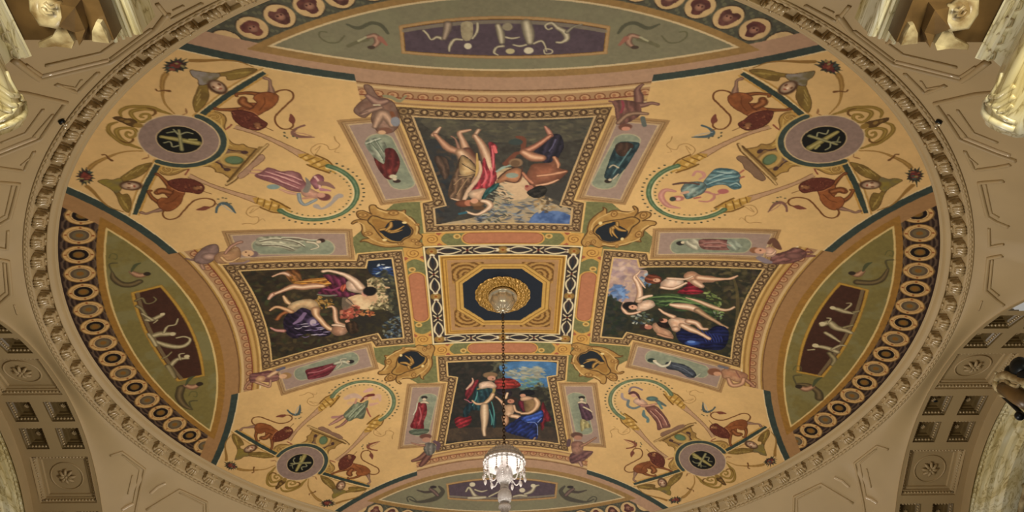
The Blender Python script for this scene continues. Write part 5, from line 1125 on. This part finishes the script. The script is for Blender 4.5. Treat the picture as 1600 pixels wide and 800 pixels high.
# the row of brackets (modillions)
NM=100
def bracket(a):
    ca,sa=math.cos(a),math.sin(a)
    def P(r,t,z): return (r*ca-t*sa,r*sa+t*ca,z)
    root=empty('cornice_bracket',P(.7725,0,.836))
    b=MB(); w=.0125
    sec=[(.7806,.8455),(.7806,.8290),(.7790,.8276),(.7762,.8278),(.7742,.8298),(.7722,.8318),(.7695,.8326),(.7672,.8342),(.7660,.8370),(.7658,.8468)]
    b.prism(sec,lambda p:P(p[0],-w,p[1]),lambda p:P(p[0],w,p[1]),2)
    b.prism([(.7810,.8455),(.7810,.8415),(.7650,.8415),(.7640,.8455)],lambda p:P(p[0],-w-.0020,p[1]),lambda p:P(p[0],w+.0020,p[1]))
    b.build('block',M_PLASTER,root,False)
    l=MB()
    for k in (-1,0,1):
        l.tube([P(.7800,k*.0066,.8290),P(.7778,k*.0068,.8266),P(.7752,k*.0064,.8276),P(.7726,k*.0056,.8304),P(.7698,k*.0048,.8316),P(.7668,k*.0042,.8330)],[.0016,.0032,.0032,.0030,.0026,.0010],7)
    l.build('acanthus_leaf',M_GLOSS,root)
    for k in (-1,1):
        v=MB(); v.tube([P(.7676,k*w*.98,.8372),P(.7676,k*(w*.98+.0020),.8372)],.0032,10); v.build('volute',M_GLOSS,root)
        v=MB(); v.tube([P(.7775,k*w*.98,.8318),P(.7775,k*(w*.98+.0016),.8318)],.0038,10); v.build('volute',M_GLOSS,root)
    d=MB(); d.ball(P(.7646,0,.8398),.0028,8,6); d.build('drop',M_GLOSS,root)
    return root
proto=bracket(math.radians(-90))
tag(proto,'plaster cornice bracket in the ring of brackets around the dome','bracket','ring of cornice brackets around the dome')
def visible(a):
    p=np.array([.7725*math.cos(a),.7725*math.sin(a),.836])-CAM_P; d=p@CAM_F
    u,v=800+FPX*(p@CAM_U)/d,400+FPX*(p@CAM_V)/d
    return -60<u<1660 and -60<v<860
pc=list(proto.children)
first=True
for i in range(NM):
    a=math.radians(2.7+3.6*i)
    if not visible(a): continue
    da=a-math.radians(-90)
    if first: r=proto; first=False
    else:
        r=proto.copy(); COLL.objects.link(r)
        for ch in pc:
            c=ch.copy(); COLL.objects.link(c); c.parent=r
    r.location=W3((.7725*math.cos(a),.7725*math.sin(a),.836)); r.rotation_euler=(0,0,da)
# pendentives
def pend(phi,t):
    f=(phi+math.pi/4)%(math.pi/2)-math.pi/4
    k=PW/(1.014*math.cos(f)); ab=math.acos(k) if k<1 else 0.0
    a0=math.atan2(.8215-ZC,.7884); a=a0+(ab-a0)*t; s=min(1,t*2.2) if ab<.5 else t; s=s*s*(3-2*s)
    R0=math.hypot(.7884,.8215-ZC); R=R0+(1.014-R0)*s
    return (R*math.cos(a)*math.cos(phi),R*math.cos(a)*math.sin(phi),ZC+R*math.sin(a))
mb=MB(); mb.grid(lambda u,v:pend(u*2*math.pi,v),360,26,True)
pd=mb.build('ceiling',M_PLASTER,origin=(0,0,.6)); tag(pd,'smooth cream pendentive surface outside the ring cornice','ceiling',kind='structure')
bv=BVHTree.FromPolygons([Vector(v) for v in mb.v],mb.f)
def hit(px,py,lift=.0):
    d=CAM_F+((px-800)/FPX)*CAM_U+((py-400)/FPX)*CAM_V; d=Vector(d).normalized()
    l,n,i,_=bv.ray_cast(Vector(CAM_P),d)
    if l is None: return None
    if n.dot(d)>0: n=-n
    return np.array(l+n*lift)
def panel_lines(n,label,lines,mirror=True):
    for sg in ((1,-1) if mirror else (1,)):
        root=None
        for P,w,gl in lines:
            Q=[]
            for i in range(len(P)-1):
                for t in np.linspace(0,1,7)[:(None if i==len(P)-2 else -1)]:
                    h=hit(P[i][0]+(P[i+1][0]-P[i][0])*t,P[i][1]+(P[i+1][1]-P[i][1])*t,.0004)
                    if h is not None: Q.append(h*np.array([sg,1,1]))
            if len(Q)<2: continue
            if root is None: root=empty('trim_%d'%n,np.mean(Q,0)); tag(root,label%('left' if sg==1 else 'right'),'moulding',kind='structure'); n+=1
            b=MB(); b.tube(Q,w,8); b.build('moulding_strip',M_GLINT if gl else M_PLASTER,root)  # gl strips follow the bright highlights, coloured paler than the plaster
    return n
n=3
n=panel_lines(n,'large hexagonal plaster panel moulding near the marble cornice on the %s',[([(20,92),(61,123),(172,97),(243,44),(262,20)],.0040,0),([(64,118),(168,93)],.0026,1),([(70,102),(157,82),(183,64),(150,40)],.0022,0),([(40,101),(64,117)],.002,0),([(172,91),(236,44)],.0022,0)])
n=panel_lines(n,'small triangular plaster moulding beside the hexagon on the %s',[([(87,131),(120,144),(153,112)],.0028,0),([(96,133),(118,137),(127,124)],.0016,0)])
n=panel_lines(n,'angular plaster panel moulding at the %s edge, upper of three',[([(-10,140),(38,145),(103,160),(88,180),(63,217),(0,242),(-30,252)],.0034,0),([(55,214),(0,236),(-20,243)],.0030,1),([(67,170),(40,207),(0,223)],.002,0),([(82,178),(52,213)],.0018,0)])
n=panel_lines(n,'little three-cornered plaster moulding at the %s edge',[([(53,236),(37,267),(0,262),(-20,258)],.0026,0),([(48,245),(32,258)],.0014,0)])
n=panel_lines(n,'angular plaster panel moulding at the %s edge, middle of three',[([(-10,284),(29,287),(15,341),(0,350),(-20,358)],.0030,0),([(20,288),(9,336),(-4,343)],.002,0)])
n=panel_lines(n,'tall plaster panel moulding at the %s edge, lowest of three',[([(-10,404),(12,408),(17,459),(0,474),(-14,484)],.0032,0),([(6,410),(10,456),(-5,468)],.0022,0),([(22,476),(27,491)],.0014,0)])
n=panel_lines(n,'narrow plaster strip moulding at the %s edge',[([(12,360),(11,390),(0,388),(-12,386)],.0022,0)])
n=panel_lines(n,'three-cornered plaster moulding near the top %s of the ring cornice',[([(245,5),(265,30),(316,4)],.0026,0),([(270,16),(287,8)],.0018,0)])
n=panel_lines(n,'angular plaster panel moulding at the lower %s beside the arch',[([(172,712),(190,706),(226,733),(213,792),(210,812)],.0028,0),([(207,742),(200,772)],.0016,0),([(191,711),(218,734),(207,790)],.0014,0)])
n=panel_lines(n,'plaster panel moulding with a bright edge at the lower %s',[([(228,797),(280,765),(323,785),(324,812)],.0028,0),([(235,771),(246,761),(259,755)],.0034,1),([(190,797),(199,791),(208,787)],.0034,1),([(280,770),(318,789),(318,812)],.0014,0)])
# the two coffered side arches
def cylp(sg,x,deg,r): 
    a=math.radians(deg); return (sg*x,r*math.cos(a),ZC+r*math.sin(a))
BIG=[(58.0,68.2),(83.4,93.6),(108.8,119.0),(32.6,42.8)]; SML=[(70.0,75.0),(76.6,81.6),(95.3,100.3),(101.9,106.9),(44.6,49.6),(51.2,56.2)]
def rosette(c,ax1,ax2,nrm,r):
    b=MB()
    for k in range(8):
        a=k*math.pi/4; d=ax1*math.cos(a)+ax2*math.sin(a); e=-ax1*math.sin(a)+ax2*math.cos(a)
        b.tube([c+d*r*.12+nrm*r*.10,c+d*r*.42+nrm*r*.30,c+d*r*.8+nrm*r*.14,c+d*r*.92+nrm*r*.02],[r*.10,r*.17,r*.14,r*.03],7)
    b.ball(c+nrm*r*.22,r*.17,10,7)
    return b
def ringmb(c,ax1,ax2,r,w):
    b=MB(); b.tube([c+r*(ax1*math.cos(a)+ax2*math.sin(a)) for a in np.linspace(0,2*math.pi,33)],w,7,False); return b
for sg,side in ((-1,'left'),(1,'right')):
    cells=[]
    for a0,a1 in BIG: cells.append((.818,.931,a0,a1,1))
    for a0,a1 in SML: cells+= [(.818,.8625,a0,a1,0),(.8865,.931,a0,a1,0)]
    xb=[.81,.818,.8625,.8865,.931,.947]; ab=sorted(set([0,180]+[v for c in cells for v in c[2:4]]))
    b=MB()
    for i in range(len(xb)-1):
        for j in range(len(ab)-1):
            xm=(xb[i]+xb[i+1])/2; am=(ab[j]+ab[j+1])/2
            if any(c[0]<xm<c[1] and c[2]<am<c[3] for c in cells): continue
            kk=max(1,int((ab[j+1]-ab[j])/2)); b.grid(lambda u,v:cylp(sg,xb[i]+(xb[i+1]-xb[i])*u,ab[j]+(ab[j+1]-ab[j])*v,RA),2,kk+1)
    o=b.build('wall_'+side,M_PLASTER,smooth=False,origin=(sg*.88,0,.82)); tag(o,'coffered soffit of the %s side arch'%side,'arch',kind='structure')
    b=MB(); b.grid(lambda u,v:cylp(sg,.947,180*u,RA+(.586-RA)*v),91,2); b.grid(lambda u,v:(lambda q:(sg*.8095,q[1],q[2]))(cylp(sg,.8095,180*u,RA-.0008+.012*v)),91,2)
    b.build('arch_fascia',M_PLASTER,o,False)
    # coffers
    def vis(x,am):
        p=np.array(cylp(sg,x,am,RA))-CAM_P; d=p@CAM_F
        return d>0 and -40<800+FPX*(p@CAM_U)/d<1640 and -40<400+FPX*(p@CAM_V)/d<830
    rows={}
    for x0,x1,a0,a1,big in sorted(cells,key=lambda c:(-c[2],c[0])):
        if not vis((x0+x1)/2,(a0+a1)/2): continue
        rad=math.pi/180*RA; root=empty('ceiling_coffer',cylp(sg,(x0+x1)/2,(a0+a1)/2,RA))
        pos='upper' if a0>80 else 'lower'
        if big: lab='large square coffer with a round rosette, %s one in the %s arch'%(pos,side)
        else:
            lab='small square coffer in the %s arch, %s pair row, column %s the dome'%(side,{76.6:'first',70.0:'second',95.3:'topmost',101.9:'hidden',51.2:'bottom',44.6:'last'}.get(a0,'other'),'beside' if x0<.85 else 'away from')
        tag(root,lab,'coffer','%s coffers of the %s arch'%('large' if big else 'small',side))
        da=math.degrees(1/RA)
        def ringlevel(off0,r0,off1,r1,bb):
            def cor(off,r):
                return [(x0+off,a0+off*da,r),(x1-off,a0+off*da,r),(x1-off,a1-off*da,r),(x0+off,a1-off*da,r)]
            A=[cylp(sg,*c) for c in cor(off0,r0)];B=[cylp(sg,*c) for c in cor(off1,r1)]
            bb.add(A+B,[(i,(i+1)%4,4+(i+1)%4,4+i) for i in range(4)])
        s=.0085 if big else .0062; D=.010 if big else .014
        b=MB(); ringlevel(0,RA,.0004,RA+.003,b); ringlevel(.0004,RA+.003,s,RA+.003+D*.45,b); ringlevel(s,RA+.003+D*.45,s,RA+.003+D*.7,b); ringlevel(s,RA+.003+D*.7,s*1.6,RA+.003+D*.7,b); ringlevel(s*1.6,RA+.003+D*.7,s*1.75,RA+.003+D,b)
        e=s*1.75; A=[cylp(sg,*c) for c in ((x0+e,a0+e*da,RA+.003+D),(x1-e,a0+e*da,RA+.003+D),(x1-e,a1-e*da,RA+.003+D),(x0+e,a1-e*da,RA+.003+D))]; b.add(A,[(0,1,2,3)])
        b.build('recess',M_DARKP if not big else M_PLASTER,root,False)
        g=MB(); st=.0062 if big else .0056; rr=RA+.003+D*.25; off=s*.5
        cs=[(x0+off,a0+off*da),(x1-off,a0+off*da),(x1-off,a1-off*da),(x0+off,a1-off*da)]
        for i in range(4):
            p,q=cs[i],cs[(i+1)%4]; L=math.hypot(q[0]-p[0],(q[1]-p[1])/da); m_=max(2,int(L/st))
            for k in range(m_+1):
                t=k/m_; P=cylp(sg,p[0]+(q[0]-p[0])*t,p[1]+(q[1]-p[1])*t,rr-.0012); g.ball(P,.0026,6,5)
        g.build('egg_moulding',M_GLOSS,root)
        am=(a0+a1)/2; c0=np.array(cylp(sg,(x0+x1)/2,am,RA+.002+D)); nrm=-np.array([0,math.cos(math.radians(am)),math.sin(math.radians(am))]); ax2=np.array([0,-math.sin(math.radians(am)),math.cos(math.radians(am))])
        if big:
            rosette(c0,np.array([1.,0,0]),ax2,nrm,.019).build('rosette',M_PLASTER,root); ringmb(c0+nrm*.001,np.array([1.,0,0]),ax2,.0315,.0016).build('round_rim',M_PLASTER,root); 
        else: rosette(c0,np.array([1.,0,0]),ax2,nrm,.006).build('rosette',M_PLASTER,root)
    # marble archivolt and the dark window behind it
    b=MB(); prof=[(.9475,.592),(.9520,.5915),(.9530,.588),(.9560,.586),(.9580,.580),(.9640,.578),(.9660,.570),(.9760,.568),(.9780,.560),(.9840,.558),(.9860,.548),(1.000,.546),(1.030,.545)]
    b.grid(lambda u,v:(lambda k,i,t:cylp(sg,prof[i][0]*(1-t)+prof[i+1][0]*t,180*u,prof[i][1]*(1-t)+prof[i+1][1]*t))(*(lambda k:(k,min(int(k+1e-6),len(prof)-2),k-min(int(k+1e-6),len(prof)-2)))(v*(len(prof)-1))),121,len(prof))
    o=tag(b.build('marble_archivolt',M_MARBLE,smooth=False,origin=cylp(sg,.96,90,.57)),'veined marble archivolt inside the %s side arch'%side,'archivolt','marble archivolts of the side arches')
    g=MB()
    g.tube([cylp(sg,.9545,10+k*160/900,.5865) for k in range(901)],[.0008+.0026*abs(math.sin(math.pi*k/6)) for k in range(901)],6)
    g.build('bead_row',M_MARBLE,o)
    b=MB(); b.grid(lambda u,v:(lambda q:q)(cylp(sg,1.02,180*u,.545*v+.001)),61,3); o=b.build('window_%d'%(1 if sg<0 else 2),M_GLASS,smooth=False,origin=(sg*1.02,0,.4)); tag(o,'dark arched window glass in the %s arch'%side,'window',kind='structure')
    g=MB()
    for r in (.18,.36,.53): g.tube([cylp(sg,1.012,a,r) for a in np.linspace(0,180,61)],.006,6)
    for a in range(15,180,25): g.tube([cylp(sg,1.012,a,.18),cylp(sg,1.012,a,.54)],.005,6)
    g.build('window_frame',M_CARVE,o)

# plain barrel soffits of the back and front arches
for sg,side in ((-1,'back'),(1,'front')):
    b=MB(); b.grid(lambda u,v:(RA*math.cos(math.pi*u),sg*(.81+(.75 if sg<0 else .4)*v),ZC+RA*math.sin(math.pi*u)),61,6)
    tag(b.build('wall_'+side,M_PLASTER,origin=(0,sg*1.1,.8)),'smooth barrel soffit of the %s arch'%side,'arch',kind='structure')
# ================================================================ ROSETTE, CANOPY, CHANDELIER
def rosette_z(r,a):
    lf=abs(math.sin(a*8+.9*math.sin(r*160))); l2=abs(math.sin(a*16+1.2+r*70))
    h=.0016+.0016*lf*math.exp(-((r-.044)/.007)**2)+.0013*l2*math.exp(-((r-.034)/.005)**2)+.0008*math.sin(a*32+r*500)*min(1,r/.03)+.0009*math.sin(r*700)
    return max(h,.0006)*min(1,(.0545-r)/.003+.2)
mb=MB(); mb.grid(lambda u,v:(lambda r,a:(r*(1+.03*abs(math.sin(a*8))*v)*math.cos(a),r*(1+.03*abs(math.sin(a*8))*v)*math.sin(a),.9994-rosette_z(r,a)))(.002+.0515*v,u*2*math.pi),320,64,True)
tag(mb.build('ceiling_rosette',M_GILT,origin=(0,0,.998)),'round gilded acanthus rosette in the dark blue octagon','rosette')
ch=tag(empty('chandelier',(0,0,.66)),'white cut-crystal chandelier hanging on a long chain from the dome centre','chandelier')
mb=MB(); mb.lathe([(.0005,.9970),(.0250,.9970),(.0280,.9955),(.0288,.9925),(.0276,.9890),(.0245,.9875),(.0238,.9862),(.0232,.9840)],48)
cn=mb.build('canopy',M_NICKEL,ch)
mb=MB(); mb.lathe([(.0234,.9852),(.0222,.9800),(.0188,.9720),(.0138,.9652),(.0066,.9618),(.0050,.9606),(.0060,.9596),(.0057,.9578),(.0032,.9562),(.0005,.9558)],60,rib=(10,.055)); mb.build('ribbed_cup',M_NICKEL,cn)
mb=MB()
for k in range(10):
    a=2*math.pi*k/10; mb.tube([(r*math.cos(a),r*math.sin(a),z) for r,z in ((.0242,.9846),(.0232,.9795),(.0198,.9715),(.0147,.9646),(.0074,.9612))],.0012,6)
mb.build('rib',M_NICKEL,cn)
mb=MB(); z=.9560; i=0
while z>.664:
    ax=(1,0) if i%2 else (0,1)
    P=[(ax[0]*.0021*math.cos(t),ax[1]*.0021*math.cos(t),z-.0040+.0046*math.sin(t)) for t in np.linspace(0,2*math.pi,13)]
    mb.tube(P,.00075,6,False); z-=.0066; i+=1
mb.build('chain',M_CHAIN,ch)
mb=MB(); mb.lathe([(.0008,.6665),(.0045,.6655),(.0060,.6630),(.0050,.6600),(.0075,.6575)],24); mb.build('top_finial',M_CRYST2,ch)
mb=MB(); mb.lathe([(.0050,.6580),(.0130,.6572),(.0205,.6540),(.0265,.6490),(.0308,.6425),(.0328,.6350),(.0334,.6290),(.0326,.6282),(.0300,.6340),(.0250,.6420),(.0170,.6490),(.0060,.6520)],96,rib=(24,.022)); mb.build('crystal_canopy',M_CRYSTAL,ch)
for r,z_,s_ in ((.0130,.6580,.0017),(.0205,.6548,.0019),(.0268,.6494,.0020),(.0315,.6420,.0022),(.0336,.6340,.0023)):
    mb=MB(); mb.tube([(r*math.cos(2*math.pi*i/208),r*math.sin(2*math.pi*i/208),z_) for i in range(209)],[.0003+s_*abs(math.sin(math.pi*i/8)) for i in range(209)],6,False); mb.build('crystal_garland',M_CRYST2,ch)
mb=MB(); mb.lathe([(.0060,.6520),(.0058,.6380),(.0075,.6345),(.0070,.6320),(.0105,.6250),(.0128,.6180),(.0134,.6110),(.0122,.6040),(.0090,.5990),(.0065,.5970),(.0068,.5945),(.0062,.5930),(.0064,.5895),(.0068,.5880)],48,rib=(12,.03)); mb.build('glass_vase',M_CRYSTAL,ch)
mb=MB(); mb.lathe([(.0066,.5880),(.0050,.5872),(.0072,.5862),(.0098,.5830),(.0110,.5780),(.0110,.5720),(.0100,.5670),(.0075,.5632),(.0050,.5622),(.0078,.5612),(.0095,.5595),(.0098,.5560),(.0060,.5500),(.0060,.5300),(.0150,.5200),(.0200,.5100),(.0150,.5000),(.0040,.4950)],48,rib=(12,.025)); mb.build('glass_ball_stem',M_CRYSTAL,ch)
for k in range(12):
    a=2*math.pi*k/12+.13; d=MB(); c_s=(math.cos(a),math.sin(a))
    pt=lambda r,z_:(r*c_s[0],r*c_s[1],z_)
    d.tube([pt(.0332,.6285),pt(.0334,.6255)],.0005,5)
    for q in range(4): d.ball(pt(.0336,.6248-q*.0034),.0015,6,5)
    d.lathe([(.0003,.6120),(.0022,.6100),(.0028,.6070),(.0018,.6035),(.0003,.6010)],8,c=(.0338*c_s[0],.0338*c_s[1])); d.build('crystal_drop',M_CRYST2,ch)
for k in range(6):
    a=2*math.pi*k/6+.4; d=MB(); n_=84; Q=[]
    for q in range(n_+1):
        t=q/n_; r=.0330*(1-t)+.0128*t; Q.append((r*math.cos(a),r*math.sin(a),.6270*(1-t)+.6080*t-.018*math.sin(math.pi*t)))
    d.tube(Q,[.0004+.0010*abs(math.sin(math.pi*q/6)) for q in range(n_+1)],6)
    d.build('bead_swag',M_CRYST2,ch)
for k in range(6):
    a=2*math.pi*k/6; d=MB(); d.ball((.016*math.cos(a),.016*math.sin(a),.6400),.0026,8,6,(1,1,1.6)); d.build('lamp_bulb',M_BULB,ch)
# ================================================================ MARBLE AT THE BACK CORNERS
def on_y(px,py,Y):
    d=CAM_F+((px-800)/FPX)*CAM_U+((py-400)/FPX)*CAM_V; t=(Y-CAM_P[1])/d[1]; p=CAM_P+t*d; return (p[0],p[2])
YM=-.785
def sec_px(P,Y=None): return [on_y(x,y,YM if Y is None else Y) for x,y in P]
def marble_set(sg,side):
    f=lambda y:(lambda p:(sg*p[0],y,p[1]))
    b1=tag(empty('marble_cornice',(sg*-.36,YM-.03,.64)),'moulded yellow marble cornice end near the dome at the top %s'%side,'cornice','marble cornice ends at the top corners')
    S1=sec_px([(182,64),(190,56),(200,58),(202,52),(214,55),(220,51)]); x0,z0=S1[0]; x1,z1=S1[-1]
    m=MB(); m.prism(S1+[(x1+.004,z1+.03),(x0-.004,z0+.05)],f(YM),f(-1.30),1); m.build('fascia',M_MARBLE,b1,False)
    S2=sec_px([(141,33),(145,28),(150,24),(158,25),(165,24)],YM-.02); 
    m=MB(); m.prism(S2+[(S2[-1][0]+.01,S2[-1][1]+.05),(S2[0][0]-.004,S2[0][1]+.05)],f(YM-.02),f(-1.30),1); m.build('inner_moulding',M_MARBLE,b1,False)
    b2=tag(empty('marble_entablature',(sg*-.44,YM-.03,.62)),'carved yellow marble entablature with running ornament at the top %s'%side,'entablature','marble entablatures at the top corners')
    S3=sec_px([(61,31),(45,31),(27,49),(43,87),(40,90),(20,91),(8,102)]); 
    m=MB(); m.prism(S3+[(-.60,.53),(-.62,.75),(S3[0][0],.75)],f(YM),f(-1.30),1); m.build('block',M_MARBLE,b2,False)
    m=MB(); a_,b_2=S3[3],S3[2]; m.prism([(a_[0]-.002,a_[1]-.003),(a_[0]+.003,a_[1]+.001),(b_2[0]+.006,b_2[1]-.006),(b_2[0]+.002,b_2[1]-.010)],f(YM+.001),f(-1.30),1); m.build('corner_fillet',M_MARBLE,b2,False)
    (xa,za),(xb,zb)=S3[3],S3[5]
    for k in range(10):
        o=MB(); y=YM-.006-k*.016; A=lambda t,dy,dz:(sg*(xa+(xb-xa)*t),y+dy,za+(zb-za)*t-dz)
        o.tube([A(.15,0,.0005),A(.35,-.004,.002),A(.8,-.002,.0022),A(.9,.004,.0018),A(.6,.006,.0022),A(.45,.003,.0016)],.0011,6); o.ball(A(.5,-.008,.001),.0016,7,5); o.build('scroll_carving',M_CARVE,b2)
    br=tag(empty('marble_bracket',(sg*-.42,YM-.02,.55)),'large rounded marble acanthus bracket at the top %s edge'%side,'bracket','marble acanthus brackets at the top corners')
    sec=sec_px([(8,102),(20,130),(30,150),(38,160),(40,170),(36,182),(20,192),(0,200),(-30,206),(-70,190),(-60,130),(-30,100)])
    cx=sum(p[0] for p in sec)/len(sec)-.015; cz=sum(p[1] for p in sec)/len(sec)
    ys=[(YM+.012,.72),(YM+.010,.86),(YM+.003,.96),(YM-.010,1.0),(YM-.05,1.0),(-1.0,1.0),(-1.3,1.0)]; V=[]
    sm=smooth(np.array(sec),True,4)
    for y,k in ys:
        for p in sm: V.append((sg*(cx+(p[0]-cx)*k),y,cz+(p[1]-cz)*k))
    n=len(sm); F=[(j*n+i,j*n+(i+1)%n,(j+1)*n+(i+1)%n,(j+1)*n+i) for j in range(len(ys)-1) for i in range(n)]+[tuple(range(n))]
    MB().add(V,F).build('leaf_body',M_MARBLE,br,True)
    bt=BVHTree.FromPolygons([Vector((sg*v[0],v[1],v[2])) for v in V],[f_ for f_ in F if len(f_)>2])
    for P,w in (([(31,150),(16,149),(0,137),(-14,128)],.0022),([(26,165),(16,164),(0,154),(-14,146)],.0022),([(17,174),(7,172),(0,168),(-10,160)],.0020),([(34,161),(27,165),(18,176),(0,187),(-14,192)],.0018),([(29,151),(38,161),(40,171),(35,182),(20,191),(0,199),(-14,203)],.0030),([(10,112),(14,124),(22,138),(29,150)],.0018)):
        Q=[]
        for (x0_,y0_),(x1_,y1_) in zip(P[:-1],P[1:]):
            for t in (0,.33,.66):
                dd=Vector(CAM_F+((x0_+(x1_-x0_)*t-800)/FPX)*CAM_U+((y0_+(y1_-y0_)*t-400)/FPX)*CAM_V).normalized()
                l,nn,i_,_=bt.ray_cast(Vector(CAM_P),dd)
                if l is not None: Q.append((sg*l.x,l.y,l.z))
        if len(Q)>2: MB().tube(Q,w,7).build('leaf_rib',M_MARBLE,br)
    for zz,xx in ((0,0),):
        (xa_,za_),(xb_,zb_)=S1[0],S1[-1]
        for t,w in ((.0,.0020),(.32,.0016),(.6,.0016),(1.0,.0024)):
            x_=xa_+(xb_-xa_)*t; z_=za_+(zb_-za_)*t-.001
            MB().tube([(sg*x_,YM,z_),(sg*x_,-1.3,z_)],w,7).build('moulding_line',M_MARBLE,b1)
        for i0,i1,t in ((2,3,1.0),(2,3,.0),(0,1,.5),(4,5,.5)):
            x_=S3[i0][0]*(1-t)+S3[i1][0]*t; z_=S3[i0][1]*(1-t)+S3[i1][1]*t
            MB().tube([(sg*x_,YM,z_),(sg*x_,-1.3,z_)],.0018,7).build('moulding_line',M_MARBLE,b2)
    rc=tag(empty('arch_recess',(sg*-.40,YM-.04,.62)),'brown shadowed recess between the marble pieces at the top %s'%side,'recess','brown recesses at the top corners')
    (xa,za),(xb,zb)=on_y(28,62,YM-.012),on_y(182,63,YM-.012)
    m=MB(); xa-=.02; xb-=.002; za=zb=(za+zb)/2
    m.hexa([(sg*xa,YM-.012,za),(sg*xb,YM-.012,zb),(sg*xb,-1.3,zb+.012),(sg*xa,-1.3,za+.012),(sg*xa,YM-.012,za+.02),(sg*xb,YM-.012,zb+.02),(sg*xb,-1.3,zb+.03),(sg*xa,-1.3,za+.03)]); m.build('soffit',M_SHADEGILT,rc,False)  # soffit coloured dark for the shade of the marble blocks
    def slab(P,mt,nm,th=.006,dy=0):
        d=[]
        for x,y in P:
            dd=CAM_F+((x-800)/FPX)*CAM_U+((y-400)/FPX)*CAM_V; t=(za-.001-dy)/dd[2]; p=CAM_P+t*dd; d.append(p)
        n=len(d); lo=[(sg*p[0],p[1],p[2]-th*(1 if i%2 else .6)) for i,p in enumerate(d)]; hi=[(sg*p[0],p[1],p[2]+.004) for p in d]
        MB().add(lo+hi,[tuple(range(n))]+[(i,(i+1)%n,n+(i+1)%n,n+i) for i in range(n)]).build(nm,mt,rc,False)
    slab([(62,64),(66,69),(90,69),(116,70),(118,62),(110,44),(102,34),(92,40),(84,54)],M_CARVE,'veined_key',.006)
    slab([(146,62),(174,63),(168,46),(160,32),(152,31),(147,44)],M_CARVE,'veined_key',.005)
    slab([(97,0),(100,30),(122,44),(132,60),(138,40),(126,0)],M_SHADEGILT,'soffit_rib',.012)
    kb=MB()
    def on_z(x,y,dz):
        dd=CAM_F+((x-800)/FPX)*CAM_U+((y-400)/FPX)*CAM_V; t=(za-dz)/dd[2]; p=CAM_P+t*dd; return (sg*p[0],p[1],p[2])
    kb.tube([on_z(58,-6,.006),on_z(62,14,.008),on_z(72,28,.009),(on_z(86,31,.008)),on_z(94,22,.007),on_z(88,2,.006)],[.006,.008,.009,.008,.006,.004],9); kb.ball(on_z(76,14,.006),.012,12,9,(1,1,.8)); kb.tube([on_z(66,12,.018),on_z(72,20,.018),on_z(82,20,.017)],.0016,6); kb.tube([on_z(70,4,.018),on_z(78,12,.018),on_z(86,10,.016)],.0016,6)
    kb.build('scroll_boss',M_CARVE,rc)
marble_set(1,'left')
marble_set(-1,'right')
# ================================================================ SMALL FITTINGS
for sg,side,px in ((-1,'left',(95,188)),(1,'right',(95,188))):
    h=hit(*px,.001)
    if h is None: h=np.array([-.566,-.557,.813])
    if sg>0: h=h*np.array([-1,1,1])
    nrm=-np.array([h[0],h[1],h[2]-ZC]); nrm/=np.linalg.norm(nrm)
    r=tag(empty('sprinkler_head',h),'tiny polished metal fitting beside the ring cornice on the %s'%side,'fitting','small metal fittings beside the ring cornice')
    b=MB(); b.tube([h,h+nrm*.003],.0042,12); b.build('base_plate',M_DARK,r)
    b=MB(); b.ball(h+nrm*.005+np.array([.003,0,0]),.0024,8,6); b.ball(h+nrm*.005+np.array([0,.005,0]),.0022,8,6); b.tube([h,h+nrm*.008],.0014,8); b.build('nozzle',M_NICKEL,r)
# carved ornament with dark pole at the right edge
def rp(px,py,x):
    d=CAM_F+((px-800)/FPX)*CAM_U+((py-400)/FPX)*CAM_V; return CAM_P+d*((x-CAM_P[0])/d[0])
o=tag(empty('carved_ornament',rp(1580,602,.80)),'cream carved scroll ornament with a dark pole, jutting in at the right edge','ornament')
q=lambda x,y,k=.80:rp(x,y,k)
b=MB(); b.tube([q(1556,594),q(1561,588),q(1572,586),q(1582,590),q(1592,593),q(1600,597),q(1612,604)],[.004,.006,.007,.006,.006,.006,.006],9)
b.tube([q(1555,598),q(1560,608),q(1568,613),q(1580,620),q(1592,628),q(1602,634),q(1614,640)],[.006,.006,.005,.005,.005,.005,.005],9)
b.tube([q(1557,612),q(1562,617),q(1570,620),q(1564,612)],.003,8); b.tube([q(1572,594),q(1578,602),q(1590,604),q(1594,598),q(1586,592)],.0036,8); b.tube([q(1568,604),q(1576,608),q(1574,600)],.0026,8)
b.tube([q(1584,602),q(1590,612),q(1596,622)],[.003,.005,.003],8); b.ball(q(1556,583),.0028,8,6)
b.build('scrollwork',M_CARVE,o)
b=MB(); b.tube([q(1566,606,.803),q(1580,612,.803),q(1596,622,.803),q(1612,632,.803)],[.010,.014,.015,.014],9); b.build('hollow_backing',M_SHADEGILT,o)
b=MB(); b.tube([q(1568,619,.805),q(1582,632,.805),q(1594,644,.805),q(1600,650,.805),q(1612,660,.805)],.0038,9); b.ball(q(1593,650,.80),.0072,12,9); b.build('pole',M_DARK,o)
b=MB(); b.ball(q(1594,575,.81),.019,14,10,(.7,1,.9)); b.ball(q(1604,590,.81),.014,12,8); b.ball(q(1580,580,.815),.010,12,8); b.build('dark_mass',M_DARK,o)
tag(MB().ball(np.array(cylp(1,.838,79.6,RA+.006)),.0034,8,6,(1.4,1,.5)).build('dark_vent',M_DARK),'tiny dark spot in the small coffer of the right arch','vent')
# floor of the hall far below
b=MB(); b.hexa([(-1.3,-1.6,-.17),(1.3,-1.6,-.17),(1.3,1.5,-.17),(-1.3,1.5,-.17),(-1.3,-1.6,-.16),(1.3,-1.6,-.16),(1.3,1.5,-.16),(-1.3,1.5,-.16)])
tag(b.build('floor',mat('pale_stone_floor','#9a8a70',.3,var=.2)),'stone floor of the hall','floor',kind='structure')
